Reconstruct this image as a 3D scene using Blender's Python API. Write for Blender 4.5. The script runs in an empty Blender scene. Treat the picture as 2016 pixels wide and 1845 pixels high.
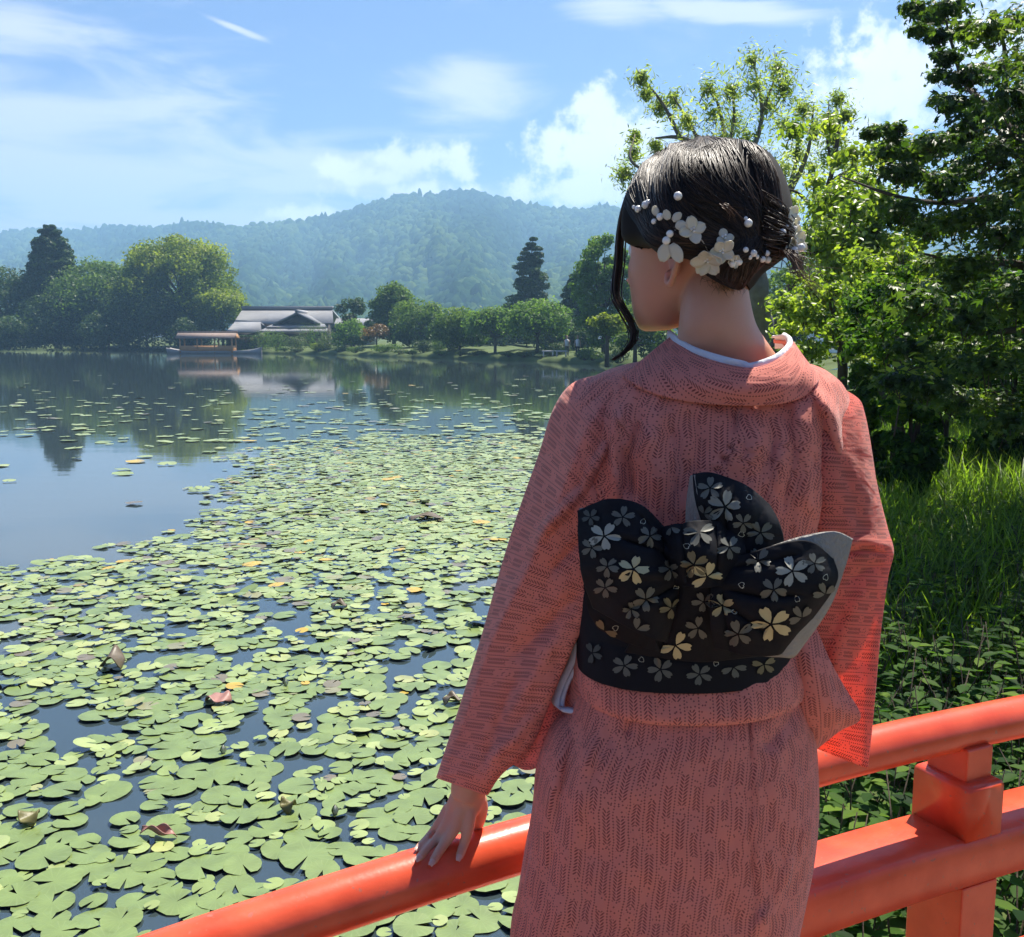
import bpy, bmesh, math, random
import numpy as np
from mathutils import Vector, Matrix
from mathutils.bvhtree import BVHTree
R = math.radians
scene = bpy.context.scene
col = scene.collection
random.seed(7)
rng = np.random.default_rng(11)

# ------------------------------------------------------------------ camera
CAM = Vector((0, 0, 2.1)); PITCH = math.atan((922.5 - 666) / 1941.0)
cd = bpy.data.cameras.new('camera'); cam = bpy.data.objects.new('camera', cd); col.objects.link(cam)
cam.location = CAM; cam.rotation_euler = (math.pi / 2 - PITCH, 0, 0)
cd.sensor_fit = 'HORIZONTAL'; cd.sensor_width = 36; cd.lens = 36 * 1941 / 2016
cd.clip_start = 0.05; cd.clip_end = 20000
scene.camera = cam

# ------------------------------------------------------------------ sun, sky, exposure
SUN_EL, SUN_AZ = R(62), R(34)          # azimuth from +Y towards +X
sd = Vector((math.sin(SUN_AZ) * math.cos(SUN_EL), math.cos(SUN_AZ) * math.cos(SUN_EL), math.sin(SUN_EL)))
sl = bpy.data.lights.new('sun', 'SUN'); sl.energy = 5.0; sl.angle = R(0.55); sl.color = (1.0, 0.93, 0.82)
so = bpy.data.objects.new('sun', sl); col.objects.link(so)
so.rotation_euler = sd.to_track_quat('Z', 'Y').to_euler(); so.location = (3, 3, 30)

scene.view_settings.view_transform = 'Standard'; scene.view_settings.look = 'None'
scene.view_settings.gamma = 1.0; scene.view_settings.use_curve_mapping = False
scene.view_settings.exposure = 1.12
cy = scene.cycles
cy.use_denoising = True
cy.max_bounces = 5; cy.diffuse_bounces = 3; cy.glossy_bounces = 2; cy.transmission_bounces = 3; cy.use_adaptive_sampling = True; cy.adaptive_threshold = 0.02
cy.transparent_max_bounces = 8; cy.volume_bounces = 1
cy.sample_clamp_indirect = 6.0; cy.caustics_reflective = False; cy.caustics_refractive = False

world = bpy.data.worlds.new('World'); scene.world = world; world.use_nodes = True
def build_world():
    nt = world.node_tree; nt.nodes.clear()
    N = nt.nodes.new; L = nt.links.new
    def math_(op, a, b=None, clamp=False):
        n = N('ShaderNodeMath'); n.operation = op; n.use_clamp = clamp
        for i, v in enumerate((a, b)):
            if v is None: continue
            if isinstance(v, (int, float)): n.inputs[i].default_value = v
            else: L(v, n.inputs[i])
        return n.outputs[0]
    out = N('ShaderNodeOutputWorld'); bg = N('ShaderNodeBackground'); L(bg.outputs[0], out.inputs[0])
    sky = N('ShaderNodeTexSky'); sky.sky_type = 'NISHITA'; sky.sun_disc = False
    sky.sun_elevation = SUN_EL; sky.sun_rotation = SUN_AZ
    sky.air_density = 1.1; sky.dust_density = 0.5; sky.ozone_density = 3.0; sky.altitude = 50
    tc = N('ShaderNodeTexCoord'); d = tc.outputs['Generated']
    nz = N('ShaderNodeTexNoise'); nz.inputs['Scale'].default_value = 9; nz.inputs['Detail'].default_value = 8
    nz.inputs['Roughness'].default_value = 0.58; nz.inputs['Distortion'].default_value = 0.25; L(d, nz.inputs['Vector'])
    # puffy detail for the cumulus and stretched detail for high thin cloud
    mp = N('ShaderNodeMapping'); mp.inputs['Rotation'].default_value = (0, R(-12), 0); mp.inputs['Scale'].default_value = (1.6, 1.6, 6.5); L(d, mp.inputs['Vector'])
    nc = N('ShaderNodeTexNoise'); nc.inputs['Scale'].default_value = 3.4; nc.inputs['Detail'].default_value = 7
    nc.inputs['Roughness'].default_value = 0.55; nc.inputs['Distortion'].default_value = 0.6; L(mp.outputs[0], nc.inputs['Vector'])
    def blob(px, py, rx, ry, tilt=0):
        v = Vector(((px - 1008) / 1941, 1, (666 - py) / 1941)).normalized()
        m = N('ShaderNodeMapping'); m.vector_type = 'TEXTURE'
        m.inputs['Location'].default_value = v
        az = math.atan2(v.x, v.y)
        m.inputs['Rotation'].default_value = (0, R(tilt), -az)
        m.inputs['Scale'].default_value = (rx / 1941, 0.45, ry / 1941)
        L(d, m.inputs['Vector'])
        ln = N('ShaderNodeVectorMath'); ln.operation = 'LENGTH'; L(m.outputs[0], ln.inputs[0])
        return math_('SUBTRACT', 1.0, ln.outputs['Value'])          # 1 in the middle, 0 on the rim
    def union(bl):
        r = None
        for b in bl:
            o = blob(*b); r = o if r is None else math_('MAXIMUM', r, o)
        return r
    cum = union([(1195, 310, 165, 100), (1172, 235, 60, 62), (1090, 300, 85, 60), (1150, 385, 240, 62),
                 (1760, 190, 190, 165), (1900, 90, 230, 150), (1640, 330, 210, 110), (1480, 400, 200, 70),
                 (812, 330, 92, 36), (915, 335, 34, 56), (672, 343, 60, 22), (740, 362, 80, 24), 
                 (860, 395, 190, 30), (605, 434, 88, 26)])
    nf = N('ShaderNodeTexNoise'); nf.inputs['Scale'].default_value = 48; nf.inputs['Detail'].default_value = 6; nf.inputs['Roughness'].default_value = .6; L(d, nf.inputs['Vector'])
    t = math_('ADD', math_('MULTIPLY', cum, 1.0), math_('ADD', math_('MULTIPLY', math_('SUBTRACT', nz.outputs['Fac'], 0.5), 1.9), math_('MULTIPLY', math_('SUBTRACT', nf.outputs['Fac'], 0.5), 2.4)))
    mr = N('ShaderNodeMapRange'); mr.interpolation_type = 'SMOOTHSTEP'; L(t, mr.inputs['Value'])
    mr.inputs['From Min'].default_value = 0.10; mr.inputs['From Max'].default_value = 0.85
    # cumulus elsewhere on the dome, behind and beside the camera
    cir = union([(40, 320, 640, 290), (330, 380, 700, 130, -4), (905, 195, 190, 80, -6), (1430, 62, 210, 26, 9), (1130, 8, 190, 60, 18),
                 (486, 88, 74, 8, 17), (620, 330, 330, 40), (300, 430, 900, 60)])
    t2 = math_('ADD', math_('MULTIPLY', cir, 1.1), math_('MULTIPLY', math_('SUBTRACT', nc.outputs['Fac'], 0.5), 2.8))
    mr2 = N('ShaderNodeMapRange'); mr2.interpolation_type = 'SMOOTHSTEP'; L(t2, mr2.inputs['Value'])
    mr2.inputs['From Min'].default_value = 0.0; mr2.inputs['From Max'].default_value = 0.9
    mr2.inputs['To Max'].default_value = 0.8
    # thin high cloud all over the dome
    mr3 = N('ShaderNodeMapRange'); mr3.interpolation_type = 'SMOOTHSTEP'; L(nc.outputs['Fac'], mr3.inputs['Value'])
    mr3.inputs['From Min'].default_value = 0.5; mr3.inputs['From Max'].default_value = 0.85; mr3.inputs['To Max'].default_value = 0.35
    thin = math_('MAXIMUM', mr2.outputs[0], mr3.outputs[0])
    mix = N('ShaderNodeMix'); mix.data_type = 'RGBA'; L(thin, mix.inputs['Factor']); tint = N('ShaderNodeMix'); tint.data_type = 'RGBA'; tint.blend_type = 'MULTIPLY'; tint.inputs['Factor'].default_value = 1
    L(sky.outputs[0], tint.inputs['A']); tint.inputs['B'].default_value = (.64, .71, 1.02, 1); L(tint.outputs['Result'], mix.inputs['A'])
    mix.inputs['B'].default_value = (9.0, 8.8, 9.6, 1)
    # cumulus: soft grey shading from a finer noise
    n2 = N('ShaderNodeTexNoise'); n2.inputs['Scale'].default_value = 14; n2.inputs['Detail'].default_value = 5; L(d, n2.inputs['Vector'])
    cr = N('ShaderNodeMix'); cr.data_type = 'RGBA'; L(n2.outputs['Fac'], cr.inputs['Factor'])
    cr.inputs['A'].default_value = (9.6, 9.6, 10.4, 1); cr.inputs['B'].default_value = (14.5, 14.0, 13.8, 1)
    mix2 = N('ShaderNodeMix'); mix2.data_type = 'RGBA'; L(math_('MULTIPLY', mr.outputs[0], 0.92), mix2.inputs['Factor'])
    L(mix.outputs['Result'], mix2.inputs['A']); L(cr.outputs['Result'], mix2.inputs['B'])
    L(mix2.outputs['Result'], bg.inputs[0]); bg.inputs[1].default_value = 0.052
build_world()

# ------------------------------------------------------------------ helpers
def W(px, py, d):
    """photograph position (2016 x 1845 frame) and depth -> world point"""
    x = (px - 1008) / 1941 * d; v = (py - 922.5) / 1941 * d
    return Vector((CAM.x + x, CAM.y + d * math.cos(PITCH) - v * math.sin(PITCH), CAM.z - d * math.sin(PITCH) - v * math.cos(PITCH)))
def G(px, py, z=0.0):
    a = W(px, py, 1.0) - CAM
    k = (z - CAM.z) / a.z
    return CAM + a * k
def Wn(A):
    A = np.asarray(A, float); x = (A[..., 0] - 1008) / 1941 * A[..., 2]; v = (A[..., 1] - 922.5) / 1941 * A[..., 2]; d = A[..., 2]
    c, s = math.cos(PITCH), math.sin(PITCH)
    return np.stack([x, d * c - v * s, CAM.z - d * s - v * c], -1)

def mesh_np(name, V, F, smooth=False, uv=None, attrs=None):
    """V (n,3); F = list of (m,k) int arrays"""
    me = bpy.data.meshes.new(name)
    V = np.asarray(V, np.float32)
    F = [np.asarray(f, np.int32) for f in F if len(f)]
    me.vertices.add(len(V)); me.vertices.foreach_set('co', V.ravel())
    nl = sum(f.size for f in F); npoly = sum(len(f) for f in F)
    me.loops.add(nl); me.polygons.add(npoly)
    vi = np.concatenate([f.ravel() for f in F]); me.loops.foreach_set('vertex_index', vi)
    tot = np.concatenate([np.full(len(f), f.shape[1], np.int32) for f in F])
    st = np.concatenate([[0], np.cumsum(tot)[:-1]]).astype(np.int32)
    me.polygons.foreach_set('loop_start', st)
    if smooth: me.polygons.foreach_set('use_smooth', np.ones(npoly, bool))
    me.update(calc_edges=True)
    if uv is not None:
        l = me.uv_layers.new(name='UVMap'); l.data.foreach_set('uv', np.asarray(uv, np.float32)[vi].ravel())
    for k, a in (attrs or {}).items():
        t = me.attributes.new(k, 'FLOAT', 'POINT'); t.data.foreach_set('value', np.asarray(a, np.float32))
    me.validate()
    return me
def link(name, me, mat=None, parent=None, loc=None):
    o = bpy.data.objects.new(name, me); col.objects.link(o)
    if mat is not None and me is not None and not me.materials: me.materials.append(mat)
    if parent is not None: o.parent = parent
    if loc is not None: o.location = loc
    return o
def tag(o, label, cat, group=None):
    o['label'] = label; o['category'] = cat
    if group: o['group'] = group
    return o
def struct(o): o['kind'] = 'structure'; return o
def stuff(o): o['kind'] = 'stuff'; return o
def empty(name, loc=(0, 0, 0), rz=0):
    o = bpy.data.objects.new(name, None); col.objects.link(o); o.location = loc; o.rotation_euler = (0, 0, rz)
    o.empty_display_size = 0.1
    return o
class MB:
    """collects pieces into one mesh"""
    def __init__(s): s.V = []; s.F = []; s.n = 0; s.A = []
    def add(s, V, F, a=0.0):
        V = np.asarray(V, float)
        s.V.append(V); s.A.append(np.full(len(V), a))
        for f in F:
            f = np.asarray(f, int)
            if len(f): s.F.append(f + s.n)
        s.n += len(V); return s
    def box(s, c, size, M=None):
        x, y, z = np.array(size) / 2
        V = np.array([[-x, -y, -z], [x, -y, -z], [x, y, -z], [-x, y, -z], [-x, -y, z], [x, -y, z], [x, y, z], [-x, y, z]])
        if M is not None: V = V @ np.array(M).T
        return s.add(V + np.array(c), [[[0, 3, 2, 1], [4, 5, 6, 7], [0, 1, 5, 4], [1, 2, 6, 5], [2, 3, 7, 6], [3, 0, 4, 7]]])
    def tube(s, P, r, n=8, cap=True, a=0.0):
        V, F = tube(P, r, n, cap); return s.add(V, F, a)
    def mesh(s, name, smooth=False): return mesh_np(name, np.concatenate(s.V), s.F, smooth, attrs={'rnd': np.concatenate(s.A)})
    def obj(s, name, mat, parent=None, smooth=False): return link(name, s.mesh(name, smooth), mat, parent)
def tube(P, r, n=8, cap=True, flat=None):
    P = np.asarray([tuple(p) for p in P], float); m = len(P); r = np.broadcast_to(np.asarray(r, float), (m,))
    T = np.gradient(P, axis=0); T /= np.linalg.norm(T, axis=1)[:, None] + 1e-12
    up = np.array([0, 0, 1.0]) if abs(T[0][2]) < 0.9 else np.array([1.0, 0, 0])
    a = np.cross(T[0], up); a /= np.linalg.norm(a)
    V = []
    ang = np.linspace(0, 2 * math.pi, n, endpoint=False)
    for i in range(m):
        a = a - T[i] * (a @ T[i]); a /= np.linalg.norm(a) + 1e-12; b = np.cross(T[i], a)
        V.append(P[i] + r[i] * (np.cos(ang)[:, None] * a + np.sin(ang)[:, None] * b))
    V = np.concatenate(V)
    i = np.arange(m - 1)[:, None] * n; j = np.arange(n)[None, :]; k = (j + 1) % n
    F = np.stack([i + j, i + k, i + n + k, i + n + j], -1).reshape(-1, 4)
    Fs = [F]
    if cap:
        Fs.append(np.array([list(range(n))[::-1]])); Fs.append(np.array([list(range((m - 1) * n, m * n))]))
    return V, Fs
def spline(P, n):
    """Catmull-Rom through points, n samples"""
    P = np.asarray([tuple(p) for p in P], float); m = len(P)
    Q = np.concatenate([[2 * P[0] - P[1]], P, [2 * P[-1] - P[-2]]])
    t = np.linspace(0, m - 1, n); i = np.minimum(t.astype(int), m - 2); u = (t - i)[:, None]
    a, b, c, d = Q[i], Q[i + 1], Q[i + 2], Q[i + 3]
    return 0.5 * (2 * b + (c - a) * u + (2 * a - 5 * b + 4 * c - d) * u ** 2 + (3 * b - a - 3 * c + d) * u ** 3)

# ------------------------------------------------------------------ materials
def mat_new(name):
    m = bpy.data.materials.new(name); m.use_nodes = True
    return m, m.node_tree, m.node_tree.nodes['Principled BSDF']
def plain(name, c, rough=0.6, spec=0.5, noise=0.0, nscale=8, bump=0.0, bscale=30, metal=0.0, coat=0.0):
    m, nt, p = mat_new(name)
    p.inputs['Base Color'].default_value = (*c, 1); p.inputs['Roughness'].default_value = rough
    p.inputs['Specular IOR Level'].default_value = spec; p.inputs['Metallic'].default_value = metal
    if coat: p.inputs['Coat Weight'].default_value = coat; p.inputs['Coat Roughness'].default_value = 0.15
    tc = nt.nodes.new('ShaderNodeTexCoord')
    if noise:
        nz = nt.nodes.new('ShaderNodeTexNoise'); nz.inputs['Scale'].default_value = nscale; nz.inputs['Detail'].default_value = 6
        nt.links.new(tc.outputs['Object'], nz.inputs['Vector'])
        mx = nt.nodes.new('ShaderNodeMix'); mx.data_type = 'RGBA'; nt.links.new(nz.outputs['Fac'], mx.inputs['Factor'])
        mx.inputs['A'].default_value = (*[v * (1 - noise) for v in c], 1); mx.inputs['B'].default_value = (*[min(1, v * (1 + noise)) for v in c], 1)
        nt.links.new(mx.outputs['Result'], p.inputs['Base Color'])
    if bump:
        nb = nt.nodes.new('ShaderNodeTexNoise'); nb.inputs['Scale'].default_value = bscale; nb.inputs['Detail'].default_value = 5
        nt.links.new(tc.outputs['Object'], nb.inputs['Vector'])
        bm_ = nt.nodes.new('ShaderNodeBump'); bm_.inputs['Strength'].default_value = bump; bm_.inputs['Distance'].default_value = 0.02
        nt.links.new(nb.outputs['Fac'], bm_.inputs['Height']); nt.links.new(bm_.outputs[0], p.inputs['Normal'])
    return m
def leafmat(name, cols, transl=0.35, tint=(1.25, 1.35, 0.5), rough=0.45, spec=0.35):
    """colour ramp over the per-leaf attribute rnd; part of the light passes through the blade"""
    m, nt, p = mat_new(name); N = nt.nodes.new; L = nt.links.new
    at = N('ShaderNodeAttribute'); at.attribute_name = 'rnd'
    rp = N('ShaderNodeValToRGB'); L(at.outputs['Fac'], rp.inputs[0])
    els = rp.color_ramp.elements
    while len(els) < len(cols): els.new(0.5)
    for i, c in enumerate(cols): els[i].position = i / max(1, len(cols) - 1); els[i].color = (*c, 1)
    L(rp.outputs[0], p.inputs['Base Color']); p.inputs['Roughness'].default_value = rough; p.inputs['Specular IOR Level'].default_value = spec
    tr = N('ShaderNodeBsdfTranslucent'); mu = N('ShaderNodeMix'); mu.data_type = 'RGBA'; mu.blend_type = 'MULTIPLY'; mu.inputs['Factor'].default_value = 1
    L(rp.outputs[0], mu.inputs['A']); mu.inputs['B'].default_value = (*[t * 1.5 for t in tint], 1); L(mu.outputs['Result'], tr.inputs[0])
    mx = N('ShaderNodeMixShader'); mx.inputs[0].default_value = transl
    L(p.outputs[0], mx.inputs[1]); L(tr.outputs[0], mx.inputs[2]); L(mx.outputs[0], nt.nodes['Material Output'].inputs[0])
    return m

# ------------------------------------------------------------------ foliage helpers
LEAF = {
 'tri': (np.array([[0, -.5, 0], [.3, .05, .06], [0, .5, -.05], [-.3, .05, .06]]), [np.array([[0, 1, 2], [0, 2, 3]])]),
 'oval': (np.array([[0, -.5, 0], [.26, -.12, .05], [.22, .2, .04], [0, .5, -.08], [-.22, .2, .04], [-.26, -.12, .05]]), [np.array([[0, 1, 2, 3], [0, 3, 4, 5]])]),
 'lance': (np.array([[0, -.5, 0], [.12, -.1, .03], [0, .5, -.1], [-.12, -.1, .03]]), [np.array([[0, 1, 2], [0, 2, 3]])]),
}
def _maple():
    V = [[0, -.35, 0]]; n = 5
    for i in range(n):
        a = math.pi / 2 + (i - 2) * R(52)
        l = [.36, .5, .58, .5, .36][i]
        V.append([math.cos(a) * l, math.sin(a) * l - .05, -.10 - .05 * (i % 2)])
        if i < n - 1:
            a2 = a + R(26); V.append([math.cos(a2) * .17, math.sin(a2) * .17 - .05, .02])
    F = [[0, i, i + 1] for i in range(1, len(V) - 1)]
    return np.array(V, float), [np.array(F)]
LEAF['maple'] = _maple()
def frames(Nrm, r, spin=None):
    n = Nrm / (np.linalg.norm(Nrm, axis=1)[:, None] + 1e-9)
    q = r.normal(size=n.shape); a = q - n * np.sum(q * n, 1)[:, None]; a /= np.linalg.norm(a, axis=1)[:, None] + 1e-9
    return np.stack([np.cross(n, a), a, n], -1)                # columns
def leaves(C, Nrm, size, kind, r, rnd=None, M=None):
    V0, F0 = LEAF[kind]; n = len(C); k = len(V0)
    if M is None: M = frames(Nrm, r)
    V = np.einsum('nij,kj->nki', M, V0) * np.asarray(size)[:, None, None] + C[:, None, :]
    off = (np.arange(n) * k)[:, None, None]
    F = [(off + f[None]).reshape(-1, f.shape[1]) for f in F0]
    a = np.repeat(rnd if rnd is not None else r.random(n), k)
    return V.reshape(-1, 3), F, a
def clump_points(r, c, rad, n, up=0.25, shell=0.55):
    """points through an ellipsoid, denser towards the rim, and outward normals"""
    d = r.normal(size=(n, 3)); d /= np.linalg.norm(d, axis=1)[:, None]
    if shell < .2: k = np.abs(r.normal(size=n)) * .62 + .05                # loose spray
    else: k = shell + (1 - shell) * r.random(n) ** 0.6; k *= 1 + 0.12 * r.normal(size=n)
    P = np.asarray(c) + d * k[:, None] * np.asarray(rad)
    nn = d / np.asarray(rad); nn /= np.linalg.norm(nn, axis=1)[:, None]
    nn = nn + np.array([0, 0, up]) + 0.55 * r.normal(size=(n, 3))
    return P, nn
class Crown:
    def __init__(s, r): s.r = r; s.V = []; s.F = []; s.A = []; s.n = 0
    def put(s, P, Nn, size, kind, rnd=None, M=None):
        V, F, a = leaves(P, Nn, size, kind, s.r, rnd, M)
        s.V.append(V); s.A.append(a)
        for f in F: s.F.append(f + s.n)
        s.n += len(V)
    def clump(s, c, rad, n, size, kind='tri', tone=None, up=0.25, shell=0.55):
        P, Nn = clump_points(s.r, c, rad, n, up, shell)
        t = (s.r.random(n) if tone is None else np.clip(tone + 0.22 * s.r.normal(size=n), 0, 1))
        s.put(P, Nn, size * (0.65 + 0.7 * s.r.random(n)), kind, t)
    def obj(s, name, mat, parent):
        me = mesh_np(name, np.concatenate(s.V), s.F, True, attrs={'rnd': np.concatenate(s.A)})
        return stuff(link(name, me, mat, parent))
# ------------------------------------------------------------------ ground, water, hills
M_soil = plain('soil', (0.055, 0.05, 0.03), 0.9, 0.2, 0.4, 3, 0.6, 12)
M_bank = plain('bank_turf', (0.075, 0.105, 0.03), 0.9, 0.2, 0.5, 0.6, 0.5, 6)
M_stone = plain('edge_stone', (0.16, 0.16, 0.14), 0.85, 0.3, 0.4, 3, 0.6, 6)
def water_mat():
    m, nt, p = mat_new('pond_water'); N = nt.nodes.new; L = nt.links.new
    p.inputs['Base Color'].default_value = (0.035, 0.052, 0.056, 1); p.inputs['Roughness'].default_value = 0.035; p.inputs['IOR'].default_value = 2.0
    p.inputs['Specular IOR Level'].default_value = 0.5
    g = N('ShaderNodeNewGeometry')
    mp = N('ShaderNodeMapping'); mp.inputs['Scale'].default_value = (0.5, 1.4, 1); L(g.outputs['Position'], mp.inputs[0])
    n1 = N('ShaderNodeTexNoise'); n1.inputs['Scale'].default_value = 1.6; n1.inputs['Detail'].default_value = 4; L(mp.outputs[0], n1.inputs['Vector'])
    # breeze patches: ripples come and go over the pond
    n2 = N('ShaderNodeTexNoise'); n2.inputs['Scale'].default_value = 0.035; n2.inputs['Detail'].default_value = 2; L(mp.outputs[0], n2.inputs['Vector'])
    mr = N('ShaderNodeMapRange'); L(n2.outputs['Fac'], mr.inputs[0]); mr.inputs['From Min'].default_value = 0.4; mr.inputs['From Max'].default_value = 0.75
    mr.inputs['To Min'].default_value = 0.02; mr.inputs['To Max'].default_value = 0.10
    b = N('ShaderNodeBump'); b.inputs['Distance'].default_value = 0.04; L(mr.outputs[0], b.inputs['Strength']); L(n1.outputs['Fac'], b.inputs['Height'])
    L(b.outputs[0], p.inputs['Normal'])
    return m
M_water = water_mat()
def strip(name, rows, mat, smooth=True):
    """loft of equal-length point rows"""
    A = np.array([[tuple(p) for p in r] for r in rows]); n, k, _ = A.shape
    i = np.arange(n - 1)[:, None] * k; j = np.arange(k - 1)[None]
    F = np.stack([i + j, i + j + 1, i + k + j + 1, i + k + j], -1).reshape(-1, 4)
    return link(name, mesh_np(name, A.reshape(-1, 3), [F], smooth), mat)
struct(strip('ground', [[(-6000, -3000, -1.2), (6000, -3000, -1.2)], [(-6000, 7000, -1.2), (6000, 7000, -1.2)]], M_soil))
struct(strip('water', [[(-420, -60, 0), (60, -60, 0)], [(-420, 260, 0), (60, 260, 0)]], M_water))

# far shore: waterline read along the photograph
shore_px = [(-1500, 686), (-600, 687), (-200, 688), (0, 688.5), (150, 689.5), (300, 691), (420, 693), (520, 696), (640, 698.5), (720, 701), (800, 704), (900, 707), (1000, 710), (1100, 714), (1180, 719), (1260, 724), (1360, 730), (1480, 738), (1600, 746)]
shore = [G(x, y, 0) for x, y in shore_px]
shore = spline(shore, 240)
wob = np.array([math.sin(i * 1.7) * .12 + math.sin(i * 0.61) * .2 for i in range(240)])
shore[:, 1] += wob
def back(d, z):
    out = []
    for i, p in enumerate(shore):
        a = shore[min(i + 1, 239)] - shore[max(i - 1, 0)]; n = np.array([-a[1], a[0], 0]); n /= np.linalg.norm(n)
        n = n * (1 - min(1, d / 30)) + np.array([0, 1, 0]) * min(1, d / 30)
        q = p + n * d; out.append((q[0], q[1], z + (0.12 * math.sin(i * .37) + .08 * math.sin(i * 1.31) if z > 0.2 else 0.03 * math.sin(i * 2.3))))
    return out
far_bank = struct(strip('far_bank', [back(-0.3, -1.1), back(0, -0.1), back(0.15, 0.28), back(1.5, 0.55), back(4, 0.8), back(12, 1.0), back(60, 1.4), back(800, 4)], M_bank))
# near bank on the right, running away from under the bridge
nb = spline([(0.9, -12, 0), (0.62, -2, 0), (0.55, 2.0, 0), (0.95, 4.5, 0), (1.8, 9, 0), (3.3, 17, 0), (6.0, 28, 0), (9.5, 40, 0), (15.5, 52, 0), (30, 60, 0)], 120)
def nrow(d, z):
    return [(p[0] + d, p[1] - d * 0.1, z + 0.05 * math.sin(i * .9) * min(1, d) + .03 * math.sin(i * 2.1)) for i, p in enumerate(nb)]
near_bank = struct(strip('near_bank', [nrow(-0.5, -1.1), nrow(0, -0.08), nrow(0.25, 0.2), nrow(0.8, 0.36), nrow(2, 0.46), nrow(5, 0.55), nrow(15, 0.7), nrow(60, 1.2)], M_bank))
def bank_z(d): return float(np.interp(d, [-.5, 0, .25, .8, 2, 5, 15, 60], [-1.1, -.08, .2, .36, .46, .55, .7, 1.2]))
def nb_x(y): return float(np.interp(y, nb[:, 1], nb[:, 0]))
M_path = plain('gravel_path', (0.36, 0.33, 0.27), 0.9, 0.2, 0.25, 2, 0.4, 20)
struct(strip('path', [[(9.2, 30.4, .71), (11, 31.5, .73), (14, 31.6, .76), (20, 31, .8)], [(9.6, 31.6, .74), (11, 32.7, .76), (14, 32.8, .8), (20, 32.2, .84)]], M_path))

M_fill_gravel = plain('fill_bounce_gravel', (0.30, 0.28, 0.24), .95, .2, .15, 4, .4, 40)
struct(strip('fill_bounce_ground', [[(1.5, -40, .5), (60, -40, .7)], [(1.5, -2.6, .5), (60, -2.6, .7)]], M_fill_gravel))  # unseen pale ground added behind the camera to bounce fill onto the woman
# wooded mountain
ridge = [(-900, 500), (-500, 488), (-200, 480), (0, 471), (70, 462), (150, 464), (250, 455), (330, 460), (365, 455), (385, 444), (405, 451), (480, 457), (560, 450), (640, 440), (700, 425), (755, 410), (800, 396), (860, 397), (920, 389), (960, 396), (1010, 410), (1070, 421), (1120, 424), (1180, 418), (1215, 424), (1320, 438), (1450, 450), (1600, 462), (1750, 470), (2000, 484), (2400, 500), (3000, 520)]
rx = np.array([p[0] for p in ridge], float); ry = np.array([p[1] for p in ridge], float)
DR = np.interp(rx, [-900, 0, 300, 420, 900, 1215, 3000], [2300, 2000, 1750, 1500, 1500, 1500, 1900])
NX, NT = 260, 56
pxs = np.linspace(-900, 3000, NX)
def snoise(x, y, seed):
    r = np.random.default_rng(seed); o = 0
    for k in range(7):
        f = 2 ** (k * .55); a = r.random(3) * 6.28; th = r.random() * 3.14
        o = o + np.sin((x * math.cos(th) + y * math.sin(th)) * f + a[0]) * np.cos((x * math.sin(th) - y * math.cos(th)) * f * .8 + a[1]) / f ** .8
    return o
def hill(px, t):
    """t 0 foot .. 1 ridge .. 1.3 behind"""
    D1 = np.interp(px, rx, DR); y1 = np.interp(px, rx, ry) + 2.5
    D0 = 520 + 60 * np.sin(px * .004)
    spur = snoise(px * .016, t * 2.0, 3) * 0.6 + snoise(px * .03, t * 4, 9) * .22
    D = D0 + (D1 - D0) * t + spur * 170 * np.sin(np.clip(t, 0, 1) * math.pi)
    e1 = (666 - y1) / 1941
    e0 = 0.004
    tt = np.clip(t, 0, 1)
    e = e0 + (e1 - e0) * (tt ** 0.92)                           # elevation tangent rises to the ridge
    z = CAM.z + e * D
    z = np.where(t > 1, CAM.z + e1 * D1 - (t - 1) * 500, z)
    return np.stack([(px - 1008) / 1941 * D, D, z], -1)
tg = np.concatenate([np.linspace(0, 1, NT - 4), [1.05, 1.12, 1.2, 1.32]])
PX, TG = np.meshgrid(pxs, tg)
H = hill(PX, TG)
M_hill = plain('hill_floor', (0.018, 0.030, 0.012), 0.95, 0.1, 0.5, 0.02)
i = np.arange(NT - 1)[:, None] * NX; j = np.arange(NX - 1)[None]
struct(link('hills', mesh_np('hills', H.reshape(-1, 3), [np.stack([i + j, i + j + 1, i + NX + j + 1, i + NX + j], -1).reshape(-1, 4)], True), M_hill))
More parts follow.
